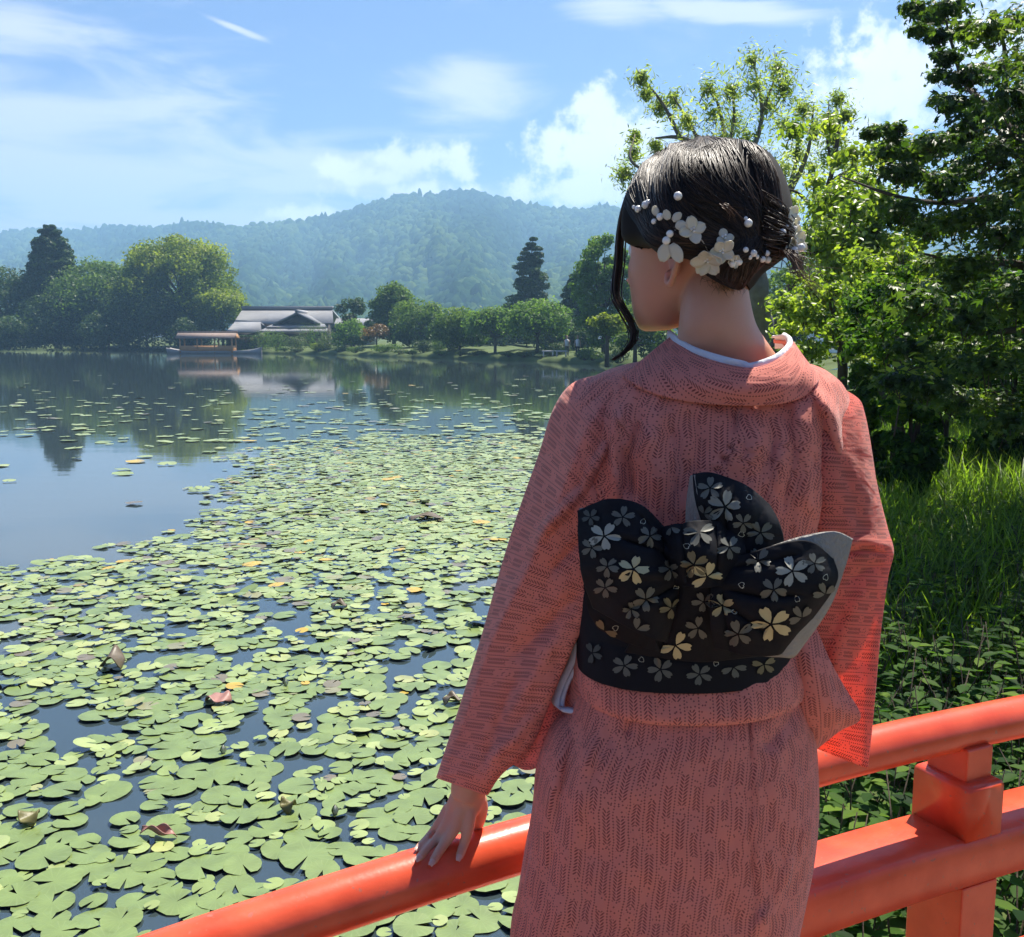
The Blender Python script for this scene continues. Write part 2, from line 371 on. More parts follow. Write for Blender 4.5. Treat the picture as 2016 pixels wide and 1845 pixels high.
def hill_forest():
    r = np.random.default_rng(5)
    n = 24000
    px = r.uniform(-150, 2150, n); t = r.random(n) ** 0.8 * 1.03
    C = hill(px, t)
    nd = 6; rings = [(1.0, -.5), (1.08, .05), (.86, .5), (.45, .85)]
    base = [[math.cos(a) * q, math.sin(a) * q, h] for q, h in rings for a in np.linspace(0, 2 * math.pi, nd, endpoint=False)] + [[0, 0, 1.0]]
    base = np.array(base); k = len(base)
    F = []
    for a in range(3):
        for b in range(nd): F.append([a * nd + b, a * nd + (b + 1) % nd, (a + 1) * nd + (b + 1) % nd, (a + 1) * nd + b])
    T3 = [[3 * nd + b, 3 * nd + (b + 1) % nd, k - 1] for b in range(nd)]
    rad = r.uniform(3.4, 7.6, n) * np.interp(C[:, 1], [500, 1500, 2200], [.9, 1.05, 1.3])
    hgt = rad * r.uniform(.75, 1.25, n)
    conifer = r.random(n) < 0.16
    rad = np.where(conifer, rad * .55, rad); hgt = np.where(conifer, hgt * 1.25, hgt)
    J = base[None] * (1 + .10 * r.normal(size=(n, k, 1)))
    V = J * np.stack([rad, rad, hgt], -1)[:, None, :] + (C + np.stack([0 * rad, 0 * rad, hgt * .25], -1))[:, None, :]
    off = (np.arange(n) * k)[:, None, None]
    tone = np.clip(.5 + .25 * r.normal(size=n) + .3 * snoise(px * .014, t * 5, 4), 0, 1)
    me = mesh_np('forest', V.reshape(-1, 3), [(off + np.array(F)[None]).reshape(-1, 4), (off + np.array(T3)[None]).reshape(-1, 3)], True, attrs={'rnd': np.repeat(tone, k)})
    o = stuff(link('forest', me, leafmat('hill_forest', [(.012, .030, .012), (.035, .068, .018), (.085, .125, .03)], 0.12, spec=0.0, rough=0.9)))
    tag(o, 'dense green wood covering the hazy blue mountain', 'forest')
hill_forest()
def hazebox():
    mb = MB(); lo = np.array([-2600, -40, -2.2]); hi = np.array([2600, 2500, 330.])
    mb.box((lo + hi) / 2, hi - lo)
    m = bpy.data.materials.new('haze_air'); m.use_nodes = True; nt = m.node_tree; nt.nodes.clear()
    out = nt.nodes.new('ShaderNodeOutputMaterial'); v = nt.nodes.new('ShaderNodeVolumePrincipled')
    v.inputs['Color'].default_value = (0.40, 0.69, 1.0, 1); v.inputs['Density'].default_value = 0.00052; v.inputs['Anisotropy'].default_value = 0.25
    nt.links.new(v.outputs[0], out.inputs['Volume'])
    o = stuff(mb.obj('haze', m)); tag(o, 'pale blue summer haze over the pond and mountain', 'haze')
hazebox()
# line of the bridge rail, used by the planting and the bridge
RAIL_R = .0382
def rail_depth(x): return 2 * RAIL_R * 2407 / (129 - .0256 * (x - 1277))
rail_ctrl = [(-700, 2735), (-300, 2595), (0, 2488), (300, 2383), (600, 2278), (950, 2163), (1277, 2062), (1700, 1943), (2120, 1830), (2433, 1761), (2700, 1708), (3050, 1650)]
RAILP = spline([W(x / 1.24, y / 1.24, rail_depth(x)) for x, y in rail_ctrl], 140)
for _ in range(30): RAILP[1:-1] = (RAILP[:-2] + 2 * RAILP[1:-1] + RAILP[2:]) / 4
RAILX, RAILY = RAILP[:, 0], RAILP[:, 1]
# ------------------------------------------------------------------ far shore: trees, house, boat
def at(px, py, D):
    """point on the ray through a photograph position at world distance y = D"""
    a = W(px, py, 1.0) - CAM
    return CAM + a * (D / a.y)
M_bark = plain('bark', (0.075, 0.06, 0.045), 0.9, 0.2, 0.35, 6, 0.8, 14)
M_barkg = plain('grey_bark', (0.15, 0.14, 0.12), 0.9, 0.2, 0.45, 7, 0.8, 14)
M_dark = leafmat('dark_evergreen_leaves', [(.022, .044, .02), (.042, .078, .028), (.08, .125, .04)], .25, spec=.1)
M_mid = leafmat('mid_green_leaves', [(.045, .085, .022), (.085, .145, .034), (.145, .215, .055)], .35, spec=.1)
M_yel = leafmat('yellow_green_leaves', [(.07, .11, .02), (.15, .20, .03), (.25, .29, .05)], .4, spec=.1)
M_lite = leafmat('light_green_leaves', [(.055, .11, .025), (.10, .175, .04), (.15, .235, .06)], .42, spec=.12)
M_red = leafmat('russet_leaves', [(.06, .08, .02), (.14, .08, .03), (.2, .11, .04)], .3)
def limb(mb, a, b, r0, r1, r, bend=.12, n=6):
    a = np.array(a, float); b = np.array(b, float); l = np.linalg.norm(b - a)
    P = np.linspace(0, 1, n)[:, None]; Q = a + (b - a) * P + r.normal(size=3) * l * bend * np.sin(P * math.pi)
    mb.tube(Q, np.linspace(r0, r1, n), 6)
def broadleaf(label, base, H, hw, mat, seed, ncl=26, nl=150, ls=.42, zlow=.2, tr=.22, dep=None, bark=None, name='tree', kind='tri', crad=.40, lean=0.0, up=.25):
    r = np.random.default_rng(seed); root = empty(name, base)
    dep = dep or hw; cz = H * (1 + zlow) / 2; rz = H * (1 - zlow) / 2
    c = np.array([lean, 0, cz]); cr = Crown(r); mb = MB()
    mb.tube([(0, 0, -.3), (lean * .2, 0, cz * .4), (lean * .7, 0, cz), (lean, 0, cz + rz * .6)], [tr, tr * .8, tr * .5, tr * .15], 8)
    for q in range(ncl):
        d = r.normal(size=3); d /= np.linalg.norm(d)
        if d[2] < (-.45 if zlow > .15 else -.98): d[2] *= -1
        k = .38 + .46 * r.random() ** .5
        if zlow <= .15 and d[2] < -.1: d[:2] *= 1.25; d[2] *= 1.1
        p = c + d * k * np.array([hw, dep, rz])
        cs = hw * crad * (.7 + .6 * r.random())
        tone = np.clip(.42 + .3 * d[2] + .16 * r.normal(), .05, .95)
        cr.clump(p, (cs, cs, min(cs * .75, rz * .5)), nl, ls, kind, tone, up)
        if q % 2 == 0: limb(mb, (lean * .5, 0, max(cz * .55, p[2] * .55)), p, tr * .32, tr * .06, r)
    cr.obj('crown', mat, root); mb.obj('trunk', bark or M_bark, root, True)
    return tag(root, label, 'tree')
def conifer(label, base, H, hw, mat, seed, levels=16, ls=.45, nl=60, zlow=.08, tr=.25, gap=0.0, droop=.12, rag=.3, per=7, power=.9, lean=0):
    r = np.random.default_rng(seed); root = empty('conifer', base); cr = Crown(r); mb = MB()
    mb.tube([(0, 0, -.3), (lean * .5, 0, H * .5), (lean, 0, H * .99)], [tr, tr * .6, tr * .08], 7)
    for i in range(levels):
        t = zlow + (1 - zlow) * (i + r.random() * .5) / levels
        R0 = hw * (1 - t) ** power + hw * .04
        for k in range(max(2, int(per * (1 - t * .4)))):
            a = r.random() * 6.283; l = R0 * (1 - rag * r.random())
            z = t * H; ln = lean * t
            e = np.array([math.cos(a) * l + ln, math.sin(a) * l, z - droop * l + l * .1 * r.normal()])
            s = np.array([ln, 0, z])
            limb(mb, s, e, tr * .22 * (1 - t) + .02, .015, r, .05, 4)
            for u in ((.45, .8) if l > hw * .25 else (.6,)):
                p = s + (e - s) * u
                th = max(.25, l * .30)
                cr.clump(p, (th * 1.1, th * 1.1, th * (.32 if gap else .55)), nl // 2, ls, 'tri', np.clip(.4 + .18 * r.normal(), .05, .9), .4)
    cr.obj('crown', mat, root); mb.obj('trunk', M_bark, root, True)
    return tag(root, label, 'tree')
def T(fn, label, px, base, D, top, hwpx, mat, seed, **k):
    b = at(px, base, D); t = at(px, top, D); b.z = k.pop('bz', .6)
    return fn(label, b, t.z - b.z, hwpx / 1941 * D, mat, seed, **k)
# wooded islet on the left
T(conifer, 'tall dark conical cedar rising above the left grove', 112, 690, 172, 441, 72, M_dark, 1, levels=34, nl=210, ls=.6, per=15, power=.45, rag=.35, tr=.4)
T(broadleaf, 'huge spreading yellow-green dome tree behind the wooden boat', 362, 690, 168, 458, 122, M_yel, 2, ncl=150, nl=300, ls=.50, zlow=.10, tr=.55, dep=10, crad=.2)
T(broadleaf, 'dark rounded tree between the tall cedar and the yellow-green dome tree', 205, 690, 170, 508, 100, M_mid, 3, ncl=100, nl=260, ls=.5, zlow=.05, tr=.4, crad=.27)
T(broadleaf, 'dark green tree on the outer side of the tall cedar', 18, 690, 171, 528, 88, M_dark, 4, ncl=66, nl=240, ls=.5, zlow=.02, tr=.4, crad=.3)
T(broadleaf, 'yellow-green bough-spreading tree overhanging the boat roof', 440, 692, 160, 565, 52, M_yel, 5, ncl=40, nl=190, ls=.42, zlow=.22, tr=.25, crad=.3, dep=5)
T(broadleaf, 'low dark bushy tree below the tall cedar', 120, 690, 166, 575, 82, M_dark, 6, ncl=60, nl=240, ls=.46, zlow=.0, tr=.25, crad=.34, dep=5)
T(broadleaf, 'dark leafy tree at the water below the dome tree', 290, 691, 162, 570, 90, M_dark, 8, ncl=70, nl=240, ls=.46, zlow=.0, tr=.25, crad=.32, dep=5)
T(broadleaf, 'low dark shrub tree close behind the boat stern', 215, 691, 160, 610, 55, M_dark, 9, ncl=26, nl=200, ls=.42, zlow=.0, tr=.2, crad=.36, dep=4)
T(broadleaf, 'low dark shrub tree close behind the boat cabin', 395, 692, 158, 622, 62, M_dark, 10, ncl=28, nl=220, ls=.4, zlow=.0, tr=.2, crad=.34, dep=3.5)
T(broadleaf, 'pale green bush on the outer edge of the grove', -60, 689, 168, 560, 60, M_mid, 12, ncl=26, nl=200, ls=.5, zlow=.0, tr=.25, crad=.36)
T(broadleaf, 'dark waterside bush at the outer foot of the grove', 20, 690, 160, 625, 60, M_dark, 13, ncl=24, nl=200, ls=.45, zlow=.0, tr=.2, crad=.36, dep=4)
# middle of the far shore
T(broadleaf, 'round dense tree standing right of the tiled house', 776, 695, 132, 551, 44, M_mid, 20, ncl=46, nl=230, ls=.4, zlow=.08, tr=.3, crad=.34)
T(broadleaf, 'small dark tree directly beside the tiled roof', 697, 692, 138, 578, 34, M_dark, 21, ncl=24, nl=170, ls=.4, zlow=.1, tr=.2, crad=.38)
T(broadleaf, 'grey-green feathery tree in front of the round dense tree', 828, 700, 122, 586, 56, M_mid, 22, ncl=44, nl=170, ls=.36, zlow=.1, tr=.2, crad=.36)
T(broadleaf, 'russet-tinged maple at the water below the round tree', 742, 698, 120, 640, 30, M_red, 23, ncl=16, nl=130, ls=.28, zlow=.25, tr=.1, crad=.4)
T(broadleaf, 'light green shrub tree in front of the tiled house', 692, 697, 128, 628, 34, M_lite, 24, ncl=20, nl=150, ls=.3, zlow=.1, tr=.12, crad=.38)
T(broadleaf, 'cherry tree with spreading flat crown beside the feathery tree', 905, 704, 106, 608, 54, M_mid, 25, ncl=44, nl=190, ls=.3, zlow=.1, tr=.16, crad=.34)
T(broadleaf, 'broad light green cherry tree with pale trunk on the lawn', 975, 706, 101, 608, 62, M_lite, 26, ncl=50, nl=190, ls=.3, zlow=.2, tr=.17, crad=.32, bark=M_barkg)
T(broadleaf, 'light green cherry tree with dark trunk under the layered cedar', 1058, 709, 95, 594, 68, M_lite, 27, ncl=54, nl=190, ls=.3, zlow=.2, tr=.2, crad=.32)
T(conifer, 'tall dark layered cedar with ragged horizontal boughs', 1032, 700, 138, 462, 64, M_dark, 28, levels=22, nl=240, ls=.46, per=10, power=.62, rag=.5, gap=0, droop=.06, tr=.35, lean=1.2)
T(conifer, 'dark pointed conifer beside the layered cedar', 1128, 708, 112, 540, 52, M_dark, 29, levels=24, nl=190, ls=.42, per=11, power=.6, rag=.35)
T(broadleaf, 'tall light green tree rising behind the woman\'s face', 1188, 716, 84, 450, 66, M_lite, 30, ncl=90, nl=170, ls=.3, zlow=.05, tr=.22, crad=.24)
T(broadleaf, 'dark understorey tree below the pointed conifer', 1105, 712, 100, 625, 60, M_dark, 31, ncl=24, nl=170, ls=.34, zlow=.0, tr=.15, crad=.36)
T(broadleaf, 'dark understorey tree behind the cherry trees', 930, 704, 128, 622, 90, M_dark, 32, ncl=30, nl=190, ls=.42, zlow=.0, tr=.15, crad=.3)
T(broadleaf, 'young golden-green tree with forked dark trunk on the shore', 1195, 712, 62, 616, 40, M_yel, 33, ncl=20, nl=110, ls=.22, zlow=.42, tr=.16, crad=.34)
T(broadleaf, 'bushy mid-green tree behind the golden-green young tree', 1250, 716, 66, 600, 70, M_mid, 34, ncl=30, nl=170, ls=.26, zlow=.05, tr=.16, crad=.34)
for k, (px, D, top, hw, m, lab) in enumerate([(1560, 72, 500, 90, M_mid, 'distant mid-green tree filling the gap beside the woman\'s neck'), (1690, 66, 520, 80, M_dark, 'distant dark tree behind the light green near-bank tree'),
                                        (1400, 78, 520, 90, M_mid, 'distant tree wholly behind the woman\'s head'), (1820, 62, 480, 90, M_mid, 'distant tree behind the dark maple'), (1960, 60, 470, 100, M_dark, 'distant dark tree at the far end of the near bank')]):
    T(broadleaf, lab, px, 725, D, top, hw, m, 40 + k, ncl=34, nl=190, ls=.34, zlow=.04, tr=.2, crad=.32)
# clipped garden shrubs before the house
M_shrub = leafmat('clipped_shrub_leaves', [(.035, .06, .014), (.075, .115, .025), (.12, .165, .04)], .25)
def shrub(label, px, base, D, top, hwpx, seed, mat=M_shrub, n=1500, ls=.16):
    r = np.random.default_rng(seed); b = at(px, base, D); b.z = .45; h = at(px, top, D).z - b.z; hw = hwpx / 1941 * D
    root = empty('shrub', b); cr = Crown(r); mb = MB()
    for q in range(5):
        p = np.array([hw * .45 * r.normal(), hw * .25 * r.normal(), h * (.5 + .1 * r.normal())]); p[0] = np.clip(p[0], -hw * .6, hw * .6)
        cr.clump(p, (hw * .55, hw * .5, h * .5), n // 5, ls, 'tri', None, .5, .7)
        limb(mb, (0, 0, -.1), p, .05, .02, r)
    cr.obj('foliage', mat, root); mb.obj('stem', M_bark, root)
    return tag(root, label, 'shrub')
shrub('rounded clipped shrub beside the boat bow', 545, 693, 136, 652, 26, 60, M_mid)
shrub('flat-topped clipped shrub below the gable', 592, 694, 134, 664, 30, 61)
shrub('domed clipped shrub right of the gable', 655, 697, 131, 655, 26, 62)
shrub('low bright shrub right at the stone edge', 625, 696, 130, 676, 20, 63, M_yel)
shrub('dark clipped shrub under the lower roof', 512, 693, 140, 652, 26, 64, M_mid)
shrub('loose pine-green shrub against the house wall', 620, 692, 142, 640, 36, 65, M_mid)
shrub('small dark bush standing in the water edge by the cherry trees', 832, 708, 110, 672, 20, 66, M_dark)
shrub('low bush at the water below the golden-green young tree', 1150, 716, 80, 690, 24, 67, M_mid)
shrub('dark bush behind the white benches', 1085, 708, 92, 676, 34, 68, M_dark)
shrub('low green shrub below the russet maple', 765, 702, 116, 680, 30, 69, M_mid)
shrub('green shrub between the feathery tree and the cherry trees', 868, 704, 112, 668, 24, 70, M_mid)
for k, (px, base, D, top, hw) in enumerate([(868, 706, 103, 690, 16), (905, 707, 101, 692, 14), (940, 708, 100, 690, 18), (1000, 711, 94, 694, 15), (1030, 712, 92, 692, 16), (1062, 714, 88, 699, 12), (1165, 717, 79, 694, 22), (1198, 721, 74, 698, 18), (1215, 723, 70, 690, 24), (700, 701, 120, 684, 18), (785, 704, 112, 688, 20), (812, 705, 108, 690, 14), (560, 697, 134, 684, 14), (585, 698, 133, 686, 12), (640, 699, 130, 685, 16), (672, 700, 126, 684, 16)]):
    o = shrub('low green waterside shrub at the foot of the far lawn', px, base, D, top, hw, 200 + k, [M_mid, M_shrub, M_dark][k % 3], 900, .14); o['group'] = 'low shrubs along the far shore'
def hedge():
    b = at(478, 690, 141); root = empty('hedge', (b.x, 141, .5)); r = np.random.default_rng(77); cr = Crown(r)
    n = 2600; P = np.stack([r.uniform(-2.3, 2.3, n), r.uniform(-.5, .5, n), r.uniform(0, 1.9, n)], -1)
    f = r.integers(0, 3, n); P[f == 0, 2] = 1.9; P[f == 1, 1] = -.5; P += .05 * r.normal(size=P.shape)
    cr.put(P, r.normal(size=(n, 3)) + np.array([0, -.4, .5]), .22 * (.6 + .8 * r.random(n)), 'tri'); cr.obj('foliage', M_dark, root)
    m = MB().box((0, 0, .9), (4.4, .8, 1.7)); m.obj('core', M_bark, root)
    tag(root, 'square clipped dark hedge at the boat bow', 'hedge')
hedge()

# ---- house
M_tile = plain('grey_roof_tile', (0.42, 0.42, 0.43), 0.5, 0.5, 0.12, 1.2)
def tile_rows(m):
    nt = m.node_tree; p = nt.nodes['Principled BSDF']; tc = nt.nodes.new('ShaderNodeTexCoord')
    w = nt.nodes.new('ShaderNodeTexWave'); w.inputs['Scale'].default_value = 3.2; nt.links.new(tc.outputs['Object'], w.inputs['Vector'])
    b = nt.nodes.new('ShaderNodeBump'); b.inputs['Strength'].default_value = .9; b.inputs['Distance'].default_value = .12
    nt.links.new(w.outputs['Fac'], b.inputs['Height']); nt.links.new(b.outputs[0], p.inputs['Normal'])
tile_rows(M_tile)
M_wood = plain('dark_house_timber', (0.05, 0.04, 0.034), 0.7, 0.3, 0.3, 2)
M_plaster = plain('house_plaster', (0.42, 0.40, 0.36), 0.9, 0.2, 0.1, 2)
M_under = plain('eave_underside', (0.07, 0.055, 0.045), 0.8, 0.2)
def slab(mb, quad, t):
    """thick roof slope from 4 corners"""
    q = np.array([tuple(v) for v in quad], float); n = np.cross(q[1] - q[0], q[3] - q[0]); n /= np.linalg.norm(n)
    if n[2] < 0: n = -n
    V = np.concatenate([q, q - n * t]); mb.add(V, [[[0, 1, 2, 3], [7, 6, 5, 4], [0, 4, 5, 1], [1, 5, 6, 2], [2, 6, 7, 3], [3, 7, 4, 0]]])
def house():
    D = 156; o = at(572, 668, D); root = empty('tiled_house', (o.x, D, 1.0)); s = D / 1941
    def X(px): return (px - 572) * s
    def Z(py): return at(572, py, D).z - 1.0
    zr, ze = Z(609), Z(637)
    m = MB(); slab(m, [(X(480), -5.2, ze), (X(668), -5.2, ze), (X(655), 0, zr), (X(480), 0, zr)], .25); slab(m, [(X(480), 5.2, ze), (X(668), 5.2, ze), (X(655), 0, zr), (X(480), 0, zr)], .25)
    roof = m.obj('roof', M_tile, root)
    MB().box((X(568), 0, zr + .22), (X(657) - X(480), .5, .5)).obj('ridge_cap', M_tile, roof)
    MB().box((X(568), 0, ze / 2), (X(650) - X(486), 8.6, ze - .1)).obj('wall', M_wood, root)
    for k in range(6):
        w = MB().box((X(498 + 24 * k), -4.34, ze * .45), (1.5, .08, ze * .5)).obj('window', M_plaster, root)
        MB().box((X(498 + 24 * k), -4.42, ze * .45), (.08, .1, ze * .5)).obj('mullion', M_wood, w)
    # front gable wing
    ax, az = X(607), Z(617); x0, x1, zg = X(562), X(650), Z(639)
    m = MB(); slab(m, [(x0, -8.2, zg), (ax, -8.2, az), (ax, -1, az), (x0, -1, zg)], .22); slab(m, [(x1, -8.2, zg), (ax, -8.2, az), (ax, -1, az), (x1, -1, zg)], .22)
    gr = m.obj('gable_roof', M_tile, root)
    MB().box((ax, -4.6, az + .15), (.45, 7.3, .4)).obj('ridge_cap', M_tile, gr)
    MB().add([(x0 + .9, -7.6, zg), (x1 - .9, -7.6, zg), (ax, -7.6, az - .5), (x0 + .9, -7.4, zg), (x1 - .9, -7.4, zg), (ax, -7.4, az - .5)], [[[0, 1, 2], [5, 4, 3]], [[0, 3, 4, 1], [1, 4, 5, 2], [2, 5, 3, 0]]]).obj('gable_wall', M_under, root)
    m = MB(); slab(m, [(X(552), -9.0, Z(645)), (X(664), -9.0, Z(645)), (X(656), -7.2, Z(639)), (X(562), -7.2, Z(639))], .18); m.obj('upper_eave', M_tile, root)
    m = MB(); slab(m, [(X(543), -10.4, Z(653)), (X(668), -10.4, Z(653)), (X(664), -8.6, Z(647)), (X(550), -8.6, Z(647))], .18); m.obj('lower_eave', M_tile, root)
    MB().box((X(606), -7.9, Z(652) / 2), (X(652) - X(560), 1.6, Z(652))).obj('wing_wall', M_wood, root)
    MB().box((X(606), -8.0, Z(645.5)), (X(650) - X(562), 1.2, .35)).obj('lintel', M_under, root)
    # low side roof
    m = MB(); slab(m, [(X(480), -9.5, Z(654)), (X(546), -9.5, Z(654)), (X(534), -6.2, Z(635)), (X(486), -6.2, Z(635))], .2)
    slab(m, [(X(480), -3.0, Z(654)), (X(546), -3.0, Z(654)), (X(534), -6.2, Z(635)), (X(486), -6.2, Z(635))], .2); m.obj('side_roof', M_tile, root)
    MB().box((X(512), -6.2, Z(655) / 2), (X(540) - X(484), 4.6, Z(655))).obj('side_wall', M_wood, root)
    tag(root, 'long low house with grey tiled roof and front gable on the far shore', 'house')
house()
def annex():
    D = 150; o = at(705, 668, D); root = empty('garden_annex', (o.x, D, 1.0)); s = D / 1941; z0 = at(705, 641, D).z - 1; z1 = at(705, 627, D).z - 1
    m = MB(); slab(m, [(-3.2, -2.4, z0), (3.0, -2.4, z0), (3.0, 0, z1), (-3.2, 0, z1)], .2); slab(m, [(-3.2, 2.4, z0), (3.0, 2.4, z0), (3.0, 0, z1), (-3.2, 0, z1)], .2); m.obj('roof', M_tile, root)
    MB().box((0, 0, z0 / 2), (5.2, 3.6, z0)).obj('wall', M_plaster, root)
    tag(root, 'small pale tiled annex glimpsed through trees beside the main house', 'house')
annex()
# ---- boat
M_cedar = plain('orange_boat_wood', (0.52, 0.27, 0.11), 0.55, 0.4, 0.2, 3)
M_hull = plain('weathered_hull', (0.36, 0.35, 0.34), 0.8, 0.3, 0.2, 2)
M_broof = plain('boat_roof_bark', (0.25, 0.19, 0.16), 0.85, 0.2, 0.25, 3)
def boat():
    c = G(415, 696.5, 0); D = c.y; s = D / 1941; root = empty('roofed_boat', (c.x, D, 0)); L = 183 * s; x0 = (332 - 415) * s
    n = 24; rows = []
    for i in range(n):
        t = i / (n - 1); w = 1.25 * math.sin(min(1, .12 + t * 1.0) * math.pi) ** .45 if t < .97 else .25; w = max(.2, w)
        sheer = .34 + .5 * (2 * t - 1) ** 4 + .08 * t
        x = x0 + L * t
        rows.append([(x, -w * .55, -.12), (x, -w, sheer), (x, -w + .1, sheer), (x, -w * .5, .18), (x, w * .5, .18), (x, w - .1, sheer), (x, w, sheer), (x, w * .55, -.12)])
    A = np.array(rows); k = 8
    i = np.arange(n - 1)[:, None] * k; j = np.arange(k)[None]
    F = np.stack([i + j, i + (j + 1) % k, i + k + (j + 1) % k, i + k + j], -1).reshape(-1, 4)
    link('hull', mesh_np('hull', A.reshape(-1, 3), [F, np.array([list(range(k))]), np.array([list(range((n - 1) * k, n * k))[::-1]])]), M_hull, root)
    a, b = (358 - 415) * s, (463 - 415) * s
    zf = .15; zt = 2.15
    for x in np.linspace(a + .15, b - .15, 4):
        for y in (-.95, .95): MB().box((x, y, (zf + zt) / 2), (.17, .17, zt - zf)).obj('post', M_cedar, root)
    for y in (-.97, .97): MB().box(((a + b) / 2, y, .72), (b - a - .2, .07, .75)).obj('side_board', M_cedar, root)
    for x in (a + .1, b - .1): MB().box((x, 0, .72), (.07, 1.9, .75)).obj('end_board', M_cedar, root)
    for y in (-.95, .95): MB().box(((a + b) / 2, y, zt), (b - a, .15, .16)).obj('roof_beam', M_cedar, root)
    m = MB(); zr, ze = 2.95, 2.15
    slab(m, [(a - .35, -1.45, ze), (b + .35, -1.45, ze), (b + .35, 0, zr), (a - .35, 0, zr)], .12); slab(m, [(a - .35, 1.45, ze), (b + .35, 1.45, ze), (b + .35, 0, zr), (a - .35, 0, zr)], .12)
    rf = m.obj('roof', M_broof, root); MB().box(((a + b) / 2, 0, zr + .02), (b - a + .8, .28, .16)).obj('ridge_board', M_broof, rf)
    for x in (a - .3, b + .3):
        MB().add([(x - .04, -1.3, ze), (x - .04, 1.3, ze), (x - .04, 0, zr - .1), (x + .04, -1.3, ze), (x + .04, 1.3, ze), (x + .04, 0, zr - .1)], [[[0, 1, 2], [5, 4, 3]], [[0, 3, 4, 1], [1, 4, 5, 2], [2, 5, 3, 0]]]).obj('gable_board', M_cedar, rf)
    tag(root, 'roofed wooden pleasure boat with orange posts moored at the far shore', 'boat')
boat()
M_bench = plain('pale_bench', (0.62, 0.61, 0.57), 0.7, 0.3)
for k, (px, lab) in enumerate([(1079, 'pale bench on the far lawn, next to the cherry trunk'), (1105, 'pale bench on the far lawn, next to the pointed conifer')]):
    D = 82; o = at(px, 706, D); root = empty('bench', (o.x, D, .62))
    MB().box((0, 0, .42), (1.0, .45, .1)).obj('seat', M_bench, root)
    for x in (-.38, .38): MB().box((x, 0, .18), (.1, .36, .42)).obj('leg', M_bench, root)
    tag(root, lab, 'bench', 'benches on the far lawn')
M_cloth_w = plain('white_shirt', (0.7, 0.7, 0.68), 0.9, 0.1); M_cloth_d = plain('dark_trousers', (0.05, 0.05, 0.06), 0.9, 0.1); M_skin_f = plain('far_skin', (0.45, 0.28, 0.2), 0.7, 0.2)
def far_person(px, D, label):
    o = at(px, 700, D); root = empty('person', (o.x, D, .62))
    m = MB(); m.tube([(0, 0, 1.3), (0, 0, 1.42), (0, 0, 1.48), (0, 0, 1.58), (0, 0, 1.68), (0, 0, 1.72)], [.08, .05, .07, .095, .08, .02], 8)
    for sx in (-1, 1): m.tube([(sx * .2, 0, 1.32), (sx * .25, 0, 1.05), (sx * .23, -.06, .82), (sx * .22, -.08, .74)], [.045, .04, .032, .03], 6)
    m.obj('body', M_skin_f, root, True)
    MB().tube([(0, 0, .8), (0, 0, 1.0), (0, 0, 1.3), (0, 0, 1.4)], [.17, .15, .2, .08], 10).obj('shirt', M_cloth_w, root, True)
    m = MB()
    for sx in (-1, 1): m.tube([(sx * .09, 0, .86), (sx * .1, .02, .45), (sx * .1, 0, .02), (sx * .1, -.1, 0)], [.095, .07, .05, .04], 8)
    m.obj('trousers', M_cloth_d, root, True)
    tag(root, label, 'person')
far_person(1116, 86, 'tiny distant person in white shirt standing behind the pale benches')
far_person(1137, 84, 'tiny distant person in white top walking past the pointed conifer')
far_person(884, 108, 'tiny distant person in white shirt under the cherry trees')
